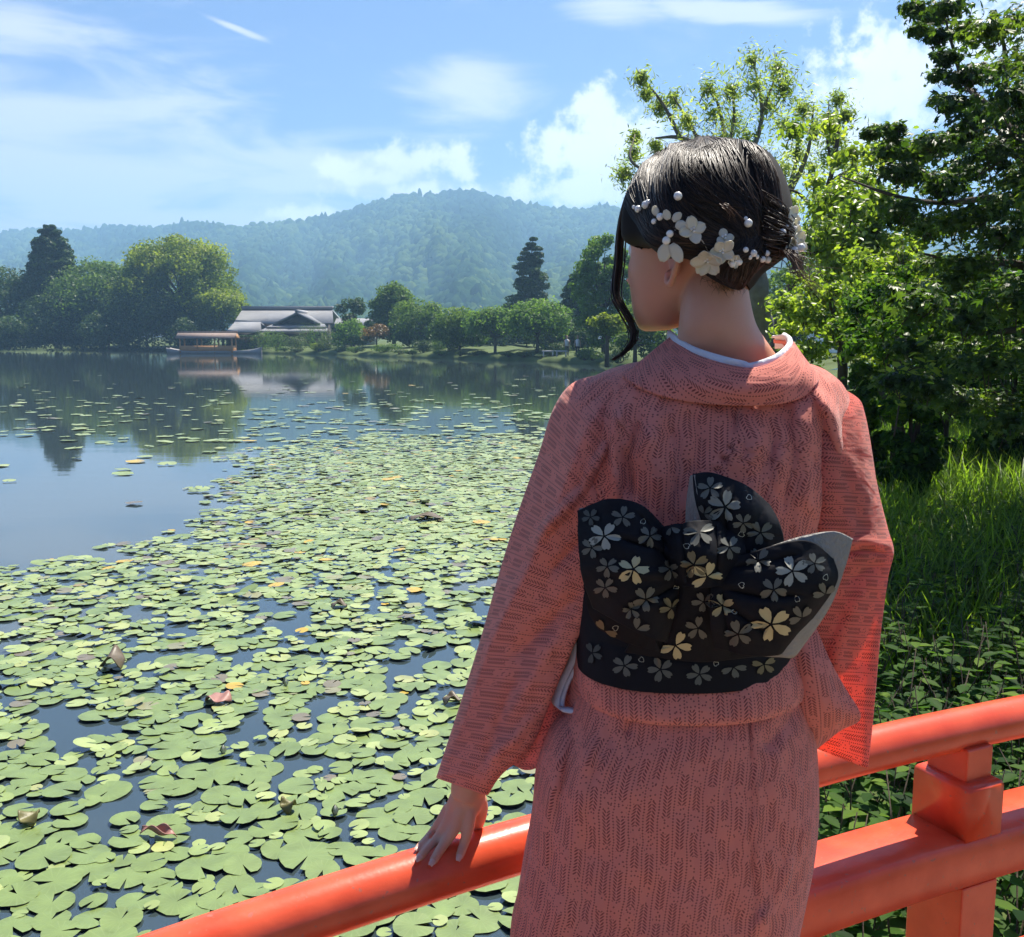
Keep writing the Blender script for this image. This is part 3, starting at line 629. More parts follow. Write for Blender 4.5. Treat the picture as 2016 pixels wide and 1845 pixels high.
# ------------------------------------------------------------------ water lilies
def pad_mat():
    m, nt, p = mat_new('lily_pad'); N = nt.nodes.new; L = nt.links.new
    at_ = N('ShaderNodeAttribute'); at_.attribute_name = 'rnd'
    oi = N('ShaderNodeObjectInfo')
    ad = N('ShaderNodeMath'); ad.operation = 'ADD'; L(at_.outputs['Fac'], ad.inputs[0]); L(oi.outputs['Alpha'], ad.inputs[1])
    su = N('ShaderNodeMath'); su.operation = 'SUBTRACT'; L(ad.outputs[0], su.inputs[0]); su.inputs[1].default_value = 1.0
    rp = N('ShaderNodeValToRGB'); L(su.outputs[0], rp.inputs[0]); e = rp.color_ramp.elements
    cols = [(0, (.155, .215, .06)), (.4, (.22, .285, .085)), (.78, (.29, .35, .125)), (.86, (.33, .36, .12)), (.90, (.17, .15, .10)), (.945, (.15, .12, .085)), (.96, (.42, .30, .03)), (1.0, (.5, .33, .04))]
    while len(e) < len(cols): e.new(.5)
    for i, (q, c) in enumerate(cols): e[i].position = q; e[i].color = (*c, 1)
    # veins and blotches from the pad's own position
    uv = N('ShaderNodeUVMap'); sx = N('ShaderNodeSeparateXYZ'); L(uv.outputs[0], sx.inputs[0])
    a2 = N('ShaderNodeMath'); a2.operation = 'ARCTAN2'; L(sx.outputs[0], a2.inputs[0]); L(sx.outputs[1], a2.inputs[1])
    mu = N('ShaderNodeMath'); mu.operation = 'MULTIPLY'; L(a2.outputs[0], mu.inputs[0]); mu.inputs[1].default_value = 16
    sn = N('ShaderNodeMath'); sn.operation = 'SINE'; L(mu.outputs[0], sn.inputs[0])
    mr = N('ShaderNodeMapRange'); L(sn.outputs[0], mr.inputs[0]); mr.inputs['From Min'].default_value = .8; mr.inputs['From Max'].default_value = 1; mr.inputs['To Max'].default_value = .14
    nz = N('ShaderNodeTexNoise'); nz.inputs['Scale'].default_value = 9; nz.inputs['Detail'].default_value = 5
    g = N('ShaderNodeNewGeometry'); L(g.outputs['Position'], nz.inputs['Vector'])
    mr2 = N('ShaderNodeMapRange'); L(nz.outputs['Fac'], mr2.inputs[0]); mr2.inputs['From Min'].default_value = .3; mr2.inputs['From Max'].default_value = .75; mr2.inputs['To Min'].default_value = .82; mr2.inputs['To Max'].default_value = 1.22
    sc = N('ShaderNodeVectorMath'); sc.operation = 'SCALE'; L(rp.outputs[0], sc.inputs[0]); L(mr2.outputs[0], sc.inputs['Scale'])
    mx = N('ShaderNodeMix'); mx.data_type = 'RGBA'; L(mr.outputs[0], mx.inputs['Factor']); L(sc.outputs[0], mx.inputs['A']); mx.inputs['B'].default_value = (.36, .44, .2, 1)
    L(mx.outputs['Result'], p.inputs['Base Color']); p.inputs['Roughness'].default_value = .34; p.inputs['Specular IOR Level'].default_value = .8
    b = N('ShaderNodeBump'); b.inputs['Strength'].default_value = .25; b.inputs['Distance'].default_value = .01; L(nz.outputs['Fac'], b.inputs['Height']); L(b.outputs[0], p.inputs['Normal'])
    return m
M_pad = pad_mat()
def pad_shape(r, n=18, rings=3, curl=.02, notch=None, wav=.03, cup=0):
    """unit-radius floating leaf with a cut to the middle; returns V, quads/tris, uv"""
    notch = notch or r.uniform(.10, .28); V = [[0, 0, 0]]; ph = r.random(4) * 6.28
    ang = np.linspace(notch, 2 * math.pi - notch, n)
    lift_a = r.random() * 6.28; lift = r.uniform(0, curl) * 4
    for q in range(1, rings + 1):
        f = q / rings
        for a in ang:
            rr = f * (1 + wav * math.sin(3 * a + ph[0]) + wav * .6 * math.sin(7 * a + ph[1])) * (1 - .06 * math.exp(-((a - notch) / .2) ** 2))
            z = curl * f ** 3 * math.sin(5 * a + ph[2]) + lift * max(0, math.cos(a - lift_a) - .55) * f ** 2 + cup * f * f
            V.append([rr * math.cos(a), rr * math.sin(a), z])
    F3 = [[0, 1 + i, 2 + i] for i in range(n - 1)]
    F4 = [[1 + (q - 1) * n + i, 1 + q * n + i, 1 + q * n + i + 1, 1 + (q - 1) * n + i + 1] for q in range(1, rings) for i in range(n - 1)]
    V = np.array(V, float)
    return V, [np.array(F3), np.array(F4).reshape(-1, 4)]
def patch_density(px, py):
    """how thickly pads cover the water, read along the photograph"""
    # left rim of the raft, then the nearer carpet that closes in from the left
    rim = np.interp(py, [856, 872, 900, 930, 965, 1000, 1035, 1060, 1080, 1095, 1130, 1170], [760, 540, 480, 452, 415, 400, 368, 325, 235, 120, -60, -300])
    rim += 22 * math.sin(py * .11) + 14 * math.sin(py * .31 + 1)
    if py < 856: return 0.0
    e = min((px - rim) * (.55 if py < 1060 else .35), (py - 858 - 8 * math.sin(px * .03)) * 3)
    dens = np.interp(e, [-45, 0, 22, 70, 130], [.0, .06, .35, .8, .95])
    if py > 1060: dens = min(dens, np.interp(py, [1060, 1110, 1200], [.95, .8, .76]) if px > 420 else np.interp(py, [1060, 1110, 1200], [.5, .62, .76]))
    # a thinner band across the middle where water shows
    if py > 1105: dens *= np.interp(py, [1105, 1150, 1330, 1480, 1700, 1845], [1.0, .80, .86, 1.0, 1.0, .96])
    return float(dens)
def lilies():
    r = np.random.default_rng(21)
    shapes = [pad_shape(r) for _ in range(8)]
    low = [pad_shape(r, 9, 1, .03) for _ in range(6)]
    cells = {}; pads = []
    def covered(x, y, rad, k):
        ix, iy = int(x // .3), int(y // .3)
        for a in (-1, 0, 1):
            for b in (-1, 0, 1):
                for (u, v, q) in cells.get((ix + a, iy + b), ()):
                    if (u - x) ** 2 + (v - y) ** 2 < ((q + rad) * k) ** 2: return True
        return False
    def visible(px, py): return -60 < px < 1720 and py < 1900
    tries = 0
    # random sequential placement over the pond, accepted by the density map
    # sampled by area between depth bands so near and far are filled alike
    for (y0, y1, n) in [(1.9, 5, 11000), (5, 8, 20000), (8, 12, 28000), (12, 17, 34000), (17, 22.5, 28000)]:
        for _ in range(n):
            y = r.uniform(y0, y1); x = r.uniform(-.58 * y - .4, min(.24 * y + .3, nb_x(y) - .05))
            q = Vector((x, y, 0)) - CAM; d = q.y * math.cos(PITCH) - q.z * math.sin(PITCH)
            v = -q.y * math.sin(PITCH) - q.z * math.cos(PITCH)
            px, py = 1008 + 1941 * x / d, 922.5 + 1941 * v / d
            dn = patch_density(px, py)
            if dn < .04: continue
            hc = math.sin(math.floor(x / .17) * 127.1 + math.floor(y / .17) * 311.7) * 43758.5453; hc -= math.floor(hc)
            if hc > dn ** .7: continue
            rad = float(np.clip(r.normal(.070, .021), .028, .122))
            # clear lanes of water between rafts
            lane = math.sin(x * 1.9 + 1.3 * math.sin(y * .8) + .6 * math.sin(x * 4.1 + y * 2.7)) + math.sin(y * 2.3 + 1.7 * math.sin(x * 1.1))
            if lane > 1.45 and py > 1105 and r.random() < .8: continue
            if covered(x, y, rad, (.69 if y < 6.5 else .66) if dn < .9 else .58): continue
            cells.setdefault((int(x // .3), int(y // .3)), []).append((x, y, rad)); pads.append((x, y, rad, px, py))
    # scattered pads far out
    for _ in range(3400):
        px = r.uniform(-20, 1300); py = r.uniform(735, 1010)
        wgt = np.interp(py, [735, 770, 860, 900, 1010], [.05, .35, .6, .25, .08]) * (1.0 if px > 60 or py < 900 else .5)
        if px < 460: wgt *= np.interp(py, [800, 850, 890, 940], [.8, .5, .2, .02])
        if py < 760: wgt *= .5
        if r.random() > wgt: continue
        p = G(px, py)
        if p.y < 20 and px > 440: continue
        pads.append((p.x, p.y, float(r.uniform(.09, .19)), px, py))
    pads.sort(key=lambda p: -p[2] / p[1])
    big = [p for p in pads if 0 < p[3] < 2016 and p[4] < 1900 and not (1060 < p[3] < 1590)][:300]; bs = set(big)
    # individual pads
    meshes = []
    for q, (V, F) in enumerate(shapes):
        meshes.append(mesh_np('lily_pad', V, F, True, uv=V[:, :2], attrs={'rnd': np.zeros(len(V))})); meshes[-1].materials.append(M_pad)
    words_l = 'pale green lily pad afloat in the near raft below the red rail'
    tones = r.random(len(big))
    for k, (x, y, rad, px, py) in enumerate(big):
        o = link('lily_pad', meshes[k % len(meshes)]); o.location = (x, y, .006 + .011 * (k % 5) / 5 + .002 * r.random())
        o.scale = (rad * r.uniform(.92, 1.08), rad * r.uniform(.92, 1.08), rad); o.rotation_euler = (r.normal() * .03, r.normal() * .03, r.random() * 6.283)
        t = tones[k]; o.color = (1, 1, 1, t)
        kind = 'round green lily pad floating in the near raft' if t < .87 else ('dull brown-grey lily pad fading among green pads' if t < .95 else 'yellow dying lily pad among green pads')
        tag(o, kind, 'lily pad', 'near floating pads: ' + kind.split()[0])
    Vs, Fs, As, Us = [], [], [], []; n0 = 0
    for k, (x, y, rad, px, py) in enumerate(pads):
        if (x, y, rad, px, py) in bs: continue
        V, F = (shapes if y < 7 else low)[k % 6]
        a = r.random() * 6.283; c, s = math.cos(a), math.sin(a); tx, ty = r.normal(size=2) * (.05 if y < 20 else .02)
        if r.random() < .03 and y < 14: tx, ty = np.clip(r.normal(size=2) * .2, -.28, .28)
        U = V * rad; P = np.stack([U[:, 0] * c - U[:, 1] * s, U[:, 0] * s + U[:, 1] * c, U[:, 2]], -1)
        P[:, 2] += P[:, 0] * tx + P[:, 1] * ty; P[:, 2] -= min(0, P[:, 2].min() + .0) - .005 - .012 * r.random()
        P[:, 0] += x; P[:, 1] += y
        Vs.append(P); Us.append(V[:, :2])
        t = r.random() * (.93 if r.random() < .75 else 1)
        As.append(np.full(len(V), t)); Fs += [f + n0 for f in F]; n0 += len(V)
    me = mesh_np('lily_pads', np.concatenate(Vs), Fs, True, uv=np.concatenate(Us), attrs={'rnd': np.concatenate(As)})
    o = stuff(link('lily_pad_raft', me, M_pad)); tag(o, 'wide raft of smaller pale green lily pads spreading over the pond', 'lily pads')
    print('pads', len(pads), len(big))
    return big
big_pads = lilies()
M_dead = plain('withered_pad', (0.10, 0.075, 0.045), 0.5, 0.5, 0.4, 20)
M_pink = plain('pink_withered_pad', (0.30, 0.15, 0.12), 0.5, 0.4, 0.3, 25)
M_olive = plain('olive_curled_pad', (0.13, 0.12, 0.035), 0.5, 0.5, 0.4, 25)
def curled(name, label, px, py, length, width, mat, rz, roll=1.5, lift=.03, wid2=.35):
    p = G(px, py, 0.02); n, k = 14, 9; V = []
    for i in range(n):
        t = i / (n - 1); w = width * (math.sin(math.pi * (0.06 + .9 * t)) ** wid2)
        for j in range(k):
            u = (j / (k - 1) - .5) * 2; a = u * roll
            V.append([(t - .5) * length, w * math.sin(a) / max(.6, roll) , w * .75 * (1 - math.cos(a)) + lift * math.sin(t * math.pi) + .012 * math.sin(9 * t + 2 * u)])
    i = np.arange(n - 1)[:, None] * k; j = np.arange(k - 1)[None]
    F = np.stack([i + j, i + j + 1, i + k + j + 1, i + k + j], -1).reshape(-1, 4)
    o = link(name, mesh_np(name, V, [F], True), mat); o.location = p; o.rotation_euler = (0, 0, rz)
    s = o.modifiers.new('thick', 'SOLIDIFY'); s.thickness = .003
    return tag(o, label, 'dead leaf')
curled('withered_leaf', 'long pinkish rolled dead pad lying across green pads', 312, 2038 / 1.24, .17, .030, M_pink, R(-16), 1.7, .012)
curled('withered_leaf', 'dark olive curled leaf standing up left of the pink rolled pad', 58, 1617, .09, .05, M_olive, R(-70), .9, .03)
curled('withered_leaf', 'olive folded leaf edge standing beside two round pads', 568, 1594, .06, .045, M_olive, R(70), 1.0, .03)
curled('withered_leaf', 'dark domed leaf bulging out of the raft', 222, 1312, .13, .10, M_dead, R(8), -.8, .075)
curled('withered_leaf', 'brown curled leaf at the sparse side of the raft', 668, 1195, .12, .06, M_dead, R(15), .8, .03)
curled('withered_leaf', 'brown rolled leaf touching the sleeve outline', 890, 1382, .10, .05, M_dead, R(20), .8, .03)
curled('withered_leaf', 'brown crumpled leaves in the far raft', 840, 1022, .4, .12, M_dead, R(12), .6, .04)
curled('withered_leaf', 'purple-brown folded pad floating at mid-raft', 430, 1378, .14, .07, M_pink, R(-30), .6, .02)
M_petal_w = plain('white_lily_petal', (0.75, 0.76, 0.66), 0.5, 0.3)
M_bud = plain('lily_bud_green', (0.12, 0.16, 0.05), 0.5, 0.3)
def bud(px, py, label, s=.022):
    p = G(px, py, 0.0); root = empty('water_lily_bud', p)
    m = MB(); m.tube([(0, 0, -.08), (0, 0, .01), (.003, 0, .025)], .005, 6); m.obj('stalk', M_bud, root, True)
    for k in range(6):
        a = k * 1.047; n = 7; V = []; 
        for i in range(n):
            t = i / (n - 1); w = s * .5 * math.sin(math.pi * min(.98, .12 + t * .86)); rr = s * .55 * math.sin(math.pi * (.15 + .8 * t)); z = .015 + s * 2.1 * t
            for u in (-1, 0, 1): V.append([rr * math.cos(a) - u * w * math.sin(a), rr * math.sin(a) + u * w * math.cos(a), z])
        i = np.arange(n - 1)[:, None] * 3; j = np.arange(2)[None]
        link('petal', mesh_np('petal', V, [np.stack([i + j, i + j + 1, i + 3 + j + 1, i + 3 + j], -1).reshape(-1, 4)], True), M_petal_w if k % 2 else M_bud, root)
    tag(root, label, 'flower')
bud(440, 1489, 'closed white water lily bud beside the two grey-brown pads')
bud(660, 1610, 'small pale lily bud below the olive folded leaf')
bud(563, 1355, 'tiny dark lily bud standing in open water at mid-raft')
# ------------------------------------------------------------------ trees and undergrowth on the near bank
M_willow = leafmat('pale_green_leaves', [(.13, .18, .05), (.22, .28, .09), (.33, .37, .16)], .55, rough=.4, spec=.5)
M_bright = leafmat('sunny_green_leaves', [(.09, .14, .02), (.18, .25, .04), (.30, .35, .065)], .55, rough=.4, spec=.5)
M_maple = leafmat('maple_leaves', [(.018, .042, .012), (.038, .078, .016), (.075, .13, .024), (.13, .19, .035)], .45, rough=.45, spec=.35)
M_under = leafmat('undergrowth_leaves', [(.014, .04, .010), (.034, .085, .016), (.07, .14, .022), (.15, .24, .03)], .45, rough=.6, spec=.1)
M_grass = leafmat('tall_grass', [(.05, .10, .014), (.11, .19, .022), (.19, .28, .035)], .55, rough=.45, spec=.4)
def gz(x, y): return bank_z(x - nb_x(y))
def px_tree(label, name, D, limbs, clumps, mat, bark, ls, kind, seed, per=150, shell=.1, flat=.8, dj=1.0, up=.3, spread=1.0):
    """limbs: (list of photo points, r0, r1); clumps: (x, y, radius) in photo units, all round the depth D"""
    r = np.random.default_rng(seed); b = at(*limbs[0][0][0], D); root = empty(name, (b.x, D, gz(b.x, D))); off = np.array(root.location)
    mb = MB(); tw = MB(); cr = Crown(r); s = D / 1941
    jit = {}
    for pts, r0, r1 in limbs:
        P = []
        for k, p in enumerate(pts):
            if p not in jit: jit[p] = 0.0 if pts is limbs[0][0] and k == 0 else r.normal() * dj * .35
            P.append(np.array(at(p[0], p[1], D + jit[p])))
        Q = spline(P, 5 * len(P)) - off
        if pts is limbs[0][0]: Q[0][2] = -.25
        mb.tube(Q, np.linspace(r0, r1, len(Q)) * (1 + .06 * r.normal(size=len(Q))), 8)
    for c in clumps:
        x, y, rp = c[:3]; Dc = D + (c[3] if len(c) > 3 else r.normal() * dj); rad = rp * s * spread
        n = int(per * (.7 + .6 * r.random())); p = np.array(at(x, y, Dc)) - off
        cr.clump(p, (rad, rad * .9, rad * flat), n, ls, kind, np.clip(.5 + .2 * r.normal(), .1, .9), up, shell)
        for q in range(4):     # twigs inside the clump
            e = p + r.normal(size=3) * rad * .5; tw.tube([p + r.normal(size=3) * rad * .15 - np.array([0, 0, rad * .5]), (p + e) / 2, e], [.006 * D / 10, .004 * D / 10, .002 * D / 10], 4)
    cr.obj('crown', mat, root); mb.obj('trunk', bark, root, True); stuff(tw.obj('twigs', bark, root, True))
    return tag(root, label, 'tree')
px_tree('tall airy tree with bare grey forking trunk behind the woman\'s head', 'airy_tree', 20,
  [([(1508, 712), (1500, 640), (1492, 560), (1478, 460), (1452, 380), (1432, 310)], .27, .10),
   ([(1452, 380), (1405, 305), (1340, 272), (1290, 272)], .09, .02), ([(1340, 272), (1305, 205), (1262, 150)], .05, .012), ([(1380, 285), (1350, 230), (1325, 190)], .04, .012),
   ([(1445, 360), (1480, 300), (1500, 220), (1482, 115)], .08, .012), ([(1500, 220), (1532, 140)], .04, .012), ([(1432, 310), (1420, 230), (1400, 165)], .06, .012), ([(1432, 310), (1445, 230), (1440, 170)], .05, .012),
   ([(1490, 480), (1550, 385), (1590, 300), (1602, 205)], .09, .014), ([(1550, 385), (1570, 300), (1560, 230)], .05, .012), ([(1478, 430), (1330, 360), (1245, 320), (1250, 265)], .06, .012), ([(1330, 360), (1270, 345), (1225, 345)], .03, .01)],
  [(1262, 155, 15), (1272, 185, 13), (1300, 212, 20), (1325, 195, 20), (1352, 238, 22), (1395, 175, 28), (1402, 222, 30), (1440, 178, 28), (1446, 238, 32), (1480, 118, 22), (1486, 168, 30), (1530, 135, 26), (1542, 172, 28), (1512, 210, 34), (1470, 278, 40), (1420, 275, 30), (1540, 248, 34), (1580, 215, 28), (1602, 255, 26), (1570, 300, 36), (1600, 330, 34), (1545, 330, 30), (1230, 342, 24), (1246, 300, 16), (1250, 270, 12), (1292, 288, 12), (1500, 330, 40), (1380, 310, 26), (1280, 350, 22), (1330, 330, 24)],
  M_willow, M_barkg, .115, 'lance', 101, 420, .05, 1.1, .9, .3, 1.3)
px_tree('slanting dark-trunked tree beside the bun, sparse at the top', 'slanting_tree', 17.5,
  [([(1528, 712), (1545, 610), (1578, 500), (1612, 420), (1640, 330), (1655, 225)], .13, .02), ([(1612, 420), (1570, 380), (1540, 372)], .04, .012), ([(1630, 360), (1680, 335), (1740, 350)], .035, .01), ([(1578, 500), (1640, 470), (1700, 440)], .05, .012), ([(1640, 330), (1628, 270), (1632, 205)], .03, .01)],
  [(1650, 195, 20), (1666, 228, 22), (1636, 235, 22), (1645, 275, 26), (1640, 310, 28), (1680, 330, 22), (1610, 390, 26), (1650, 400, 34), (1690, 430, 34), (1600, 450, 30), (1560, 400, 20), (1640, 470, 36)], M_willow, M_bark, .11, 'lance', 102, 380, .05, 1.0, .7, .3, 1.25)
r_ = np.random.default_rng(9)
px_tree('sunny light green tree between the slanting trunk and the dark maple', 'sunny_tree', 13.5,
  [([(1742, 715), (1735, 640), (1715, 560), (1700, 480), (1690, 400)], .10, .03), ([(1715, 560), (1670, 510), (1640, 470)], .04, .012), ([(1700, 480), (1740, 420), (1760, 370)], .04, .012), ([(1735, 620), (1660, 560), (1610, 540)], .04, .012)],
  [(r_.normal(1690, 48), r_.normal(470, 75), r_.uniform(22, 42)) for _ in range(110)], M_bright, M_bark, .085, 'oval', 103, 190, .15, .75, .8)
px_tree('bushy bright tree low beside the kimono collar', 'bushy_tree', 11,
  [([(1660, 735), (1655, 680), (1640, 620), (1635, 570)], .06, .02), ([(1655, 680), (1700, 640), (1730, 600)], .03, .01), ([(1650, 660), (1600, 630), (1575, 600)], .03, .01)],
  [(r_.normal(1640, 55), r_.normal(620, 45), r_.uniform(20, 38)) for _ in range(44)] + [(1560, 600, 30), (1555, 650, 30), (1590, 690, 28), (1720, 690, 34), (1680, 700, 30)], M_bright, M_bark, .06, 'oval', 104, 230, .15, .6, .7)
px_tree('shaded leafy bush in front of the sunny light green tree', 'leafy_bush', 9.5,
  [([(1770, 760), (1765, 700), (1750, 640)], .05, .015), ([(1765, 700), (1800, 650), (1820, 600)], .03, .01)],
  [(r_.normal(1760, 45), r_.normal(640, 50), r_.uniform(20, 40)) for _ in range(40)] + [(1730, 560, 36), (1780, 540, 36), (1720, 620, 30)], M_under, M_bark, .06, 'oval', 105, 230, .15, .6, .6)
# the big dark maple at the right
mc = [(1800, 15, 26), (1830, 35, 34), (1868, 18, 40), (1808, 60, 16), (1848, 70, 26), (1905, 60, 44), (1955, 60, 50), (2000, 40, 50), (1862, 112, 24), (1845, 150, 22), (1900, 150, 42), (1960, 140, 60), (2010, 190, 70), (1880, 205, 36), (1935, 225, 56), (1850, 195, 20), (1900, 275, 54), (1960, 300, 76), (1848, 290, 40), (1800, 300, 34), (1762, 285, 26), (1722, 258, 18), (1745, 300, 24), (1790, 345, 40), (1850, 360, 56), (1905, 340, 60), (1960, 400, 86), (1885, 440, 66), (1990, 480, 86), (1830, 440, 48), (1780, 410, 34), (1905, 520, 70), (1830, 520, 44), (2005, 590, 90), (1910, 620, 76), (1840, 610, 52), (1790, 590, 40), (1860, 690, 66), (1955, 720, 86), (1800, 690, 40), (1890, 780, 66), (1980, 800, 80), (1830, 760, 44), (1770, 750, 30)]
mc += [(2080 + 60 * math.sin(k * 2.1), 40 + k * 38, 90) for k in range(20)] + [(2200 + 60 * math.sin(k * 1.3), 20 + k * 52, 110) for k in range(14)]
mc += [(x + r_.normal() * 16, y + r_.normal() * 16, rr * .85) for x, y, rr in mc if y > 240]
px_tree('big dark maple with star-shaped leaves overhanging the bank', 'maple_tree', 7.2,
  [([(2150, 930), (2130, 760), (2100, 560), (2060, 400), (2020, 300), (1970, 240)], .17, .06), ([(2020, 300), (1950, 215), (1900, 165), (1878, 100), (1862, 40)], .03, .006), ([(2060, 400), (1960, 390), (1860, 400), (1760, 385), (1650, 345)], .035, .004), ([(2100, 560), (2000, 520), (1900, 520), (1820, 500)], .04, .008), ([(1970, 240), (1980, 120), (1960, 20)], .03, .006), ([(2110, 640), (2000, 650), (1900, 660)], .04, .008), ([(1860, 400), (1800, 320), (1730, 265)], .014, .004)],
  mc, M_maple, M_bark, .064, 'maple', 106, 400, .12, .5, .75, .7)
# dark backing of bushes under and beyond the maple
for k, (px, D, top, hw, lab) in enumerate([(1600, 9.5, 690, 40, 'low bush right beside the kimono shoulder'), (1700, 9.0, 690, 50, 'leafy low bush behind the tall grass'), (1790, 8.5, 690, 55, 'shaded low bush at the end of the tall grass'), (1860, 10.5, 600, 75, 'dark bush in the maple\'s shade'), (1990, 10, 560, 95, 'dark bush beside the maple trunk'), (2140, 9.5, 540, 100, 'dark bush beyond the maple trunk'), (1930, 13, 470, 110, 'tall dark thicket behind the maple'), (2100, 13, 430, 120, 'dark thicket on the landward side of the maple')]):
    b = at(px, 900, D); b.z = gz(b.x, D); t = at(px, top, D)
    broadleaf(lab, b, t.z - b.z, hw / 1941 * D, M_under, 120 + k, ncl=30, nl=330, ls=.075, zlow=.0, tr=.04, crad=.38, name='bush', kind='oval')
# tall grass by the water, then leafy ground cover up to the bridge
def grass():
    r = np.random.default_rng(61); n = 24000; V, A = [], []
    D = r.uniform(4.6, 15.0, n); u = r.random(n)
    x = np.array([nb_x(d) for d in D]) + .05 + u ** 1.1 * (1.6 + D * .16)
    # tufts
    tx = np.round(x / .22) * .22 + .11; k = r.random(n) < .6; x = np.where(k, x * .35 + tx * .65 + .05 * r.normal(size=n), x)
    z = np.array([gz(a, b) for a, b in zip(x, D)])
    h = r.uniform(.28, .72, n) * np.interp(D, [4.6, 6, 15], [.55, 1, 1]) ; w = r.uniform(.004, .0085, n) * np.interp(D, [5, 12], [1, 1.6]); a = r.random(n) * 6.283; bend = r.uniform(.15, .75, n)
    seg = 4; P = np.zeros((n, seg + 1, 2, 3))
    for s in range(seg + 1):
        t = s / seg; off = bend * h * t ** 2.2
        cx = x + np.cos(a) * off; cy_ = D + np.sin(a) * off; cz = z - .03 + h * (t - .22 * bend * t ** 3)
        ww = w * (1 - t ** 2.2 * .96)
        for q, sg in enumerate((-1, 1)): P[:, s, q] = np.stack([cx - np.sin(a) * ww * sg, cy_ + np.cos(a) * ww * sg, cz], -1)
    V = P.reshape(-1, 3); k = (seg + 1) * 2; base = (np.arange(n) * k)[:, None, None]
    f = np.array([[2 * s, 2 * s + 1, 2 * s + 3, 2 * s + 2] for s in range(seg)])
    o = link('grass', mesh_np('grass', V, [(base + f[None]).reshape(-1, 4)], True, attrs={'rnd': np.repeat(r.random(n), k)}), M_grass)
    stuff(o); tag(o, 'tall sunlit green grass on the bank beside the kimono sleeve', 'grass')
grass()
def ground_cover():
    r = np.random.default_rng(62); cr = Crown(r); mb = MB()
    cnt = 0
    while cnt < 3000:
        y = r.uniform(1.6, 7.5); x = r.uniform(.5, 5.2)
        if x < nb_x(y) + .12 or x > .75 * y + 1.2: continue
        # keep clear of the bridge
        dd = np.min(np.hypot(RAILX - x, RAILY - y)); side = (x * .42 - y * .9) > (RAILX[60] * .42 - RAILY[60] * .9) - .0
        j = int(np.argmin(np.hypot(RAILX - x, RAILY - y)))
        if y < RAILY[j] + .16: continue
        cnt += 1
        z = gz(x, y); H = r.uniform(.10, .46); nl = r.integers(5, 11); ln = r.normal(size=2) * .12
        top = np.array([x + ln[0], y + ln[1], z + H]); bs = np.array([x, y, z - .03])
        mb.tube([bs, (bs + top) / 2 + r.normal(size=3) * .01, top], [.004, .003, .002], 4)
        t = r.uniform(.35, 1.0, nl); C = bs + (top - bs) * t[:, None]; a = r.random(nl) * 6.283; sz = r.uniform(.055, .115, nl) * (1.1 - .3 * t)
        d = np.stack([np.cos(a), np.sin(a), r.uniform(-.15, .45, nl)], -1); d /= np.linalg.norm(d, axis=1)[:, None]
        nrm = np.cross(d, np.stack([-np.sin(a), np.cos(a), 0 * a], -1)); nrm *= np.sign(nrm[:, 2])[:, None]
        M = np.stack([np.cross(d, nrm), d, nrm], -1)
        cr.put(C + d * sz[:, None] * .55, None, sz, 'oval', np.clip(.42 + .28 * r.normal(size=nl), 0, 1), M)
    root = empty('ground_cover', (2, 3.5, .4)); off = np.array(root.location)
    cr.V = [v - off for v in cr.V]; mb.V = [v - off for v in mb.V]
    cr.obj('leaves', M_under, root); stuff(mb.obj('stems', M_bark, root))
    tag(root, 'dense leafy ground cover filling the bank behind the red railing', 'plants')
    # a vine with big bright leaves catching the sun
    b = at(1775, 770, 6.4); b.z = gz(b.x, 6.4); root = empty('vine', b); cr = Crown(r); mb = MB(); off = np.array(b)
    P = spline([np.array(at(*p, 6.4)) - off for p in [(1760, 860), (1770, 800), (1775, 750), (1800, 725), (1840, 735), (1900, 790)]], 24); mb.tube(P, np.linspace(.006, .003, 24), 5)
    n = 46; C = P[r.integers(8, 20, n)] + r.normal(size=(n, 3)) * .06; cr.put(C, r.normal(size=(n, 3)) * .6 + np.array([0, -.2, .9]), r.uniform(.07, .12, n), 'oval', r.uniform(.6, 1, n))
    cr.obj('leaves', M_bright, root); mb.obj('stem', M_bark, root, True); tag(root, 'vine with large bright leaves below the maple, catching sun', 'vine')
ground_cover()
# ------------------------------------------------------------------ vermilion bridge
def verm_mat():
    m, nt, p = mat_new('vermilion_lacquer'); N = nt.nodes.new; L = nt.links.new
    tc = N('ShaderNodeTexCoord'); nz = N('ShaderNodeTexNoise'); nz.inputs['Scale'].default_value = 14; nz.inputs['Detail'].default_value = 7; L(tc.outputs['Object'], nz.inputs['Vector'])
    rp = N('ShaderNodeValToRGB'); L(nz.outputs['Fac'], rp.inputs[0]); e = rp.color_ramp.elements
    e[0].position = .3; e[0].color = (.58, .062, .022, 1); e[1].position = .7; e[1].color = (.74, .105, .042, 1)
    n2 = N('ShaderNodeTexNoise'); n2.inputs['Scale'].default_value = 90; n2.inputs['Detail'].default_value = 4; L(tc.outputs['Object'], n2.inputs['Vector'])
    cr = N('ShaderNodeValToRGB'); L(n2.outputs['Fac'], cr.inputs[0]); cr.color_ramp.elements[0].position = .66; cr.color_ramp.elements[1].position = .70
    mx = N('ShaderNodeMix'); mx.data_type = 'RGBA'; L(cr.outputs[0], mx.inputs['Factor']); L(rp.outputs[0], mx.inputs['A']); mx.inputs['B'].default_value = (.46, .12, .075, 1)
    L(mx.outputs['Result'], p.inputs['Base Color']); p.inputs['Roughness'].default_value = .30; p.inputs['Specular IOR Level'].default_value = .5
    n3 = N('ShaderNodeTexNoise'); n3.inputs['Scale'].default_value = 130; n3.inputs['Detail'].default_value = 3; L(tc.outputs['Object'], n3.inputs['Vector'])
    b = N('ShaderNodeBump'); b.inputs['Strength'].default_value = .06; b.inputs['Distance'].default_value = .004; L(n3.outputs['Fac'], b.inputs['Height']); L(b.outputs[0], p.inputs['Normal'])
    return m
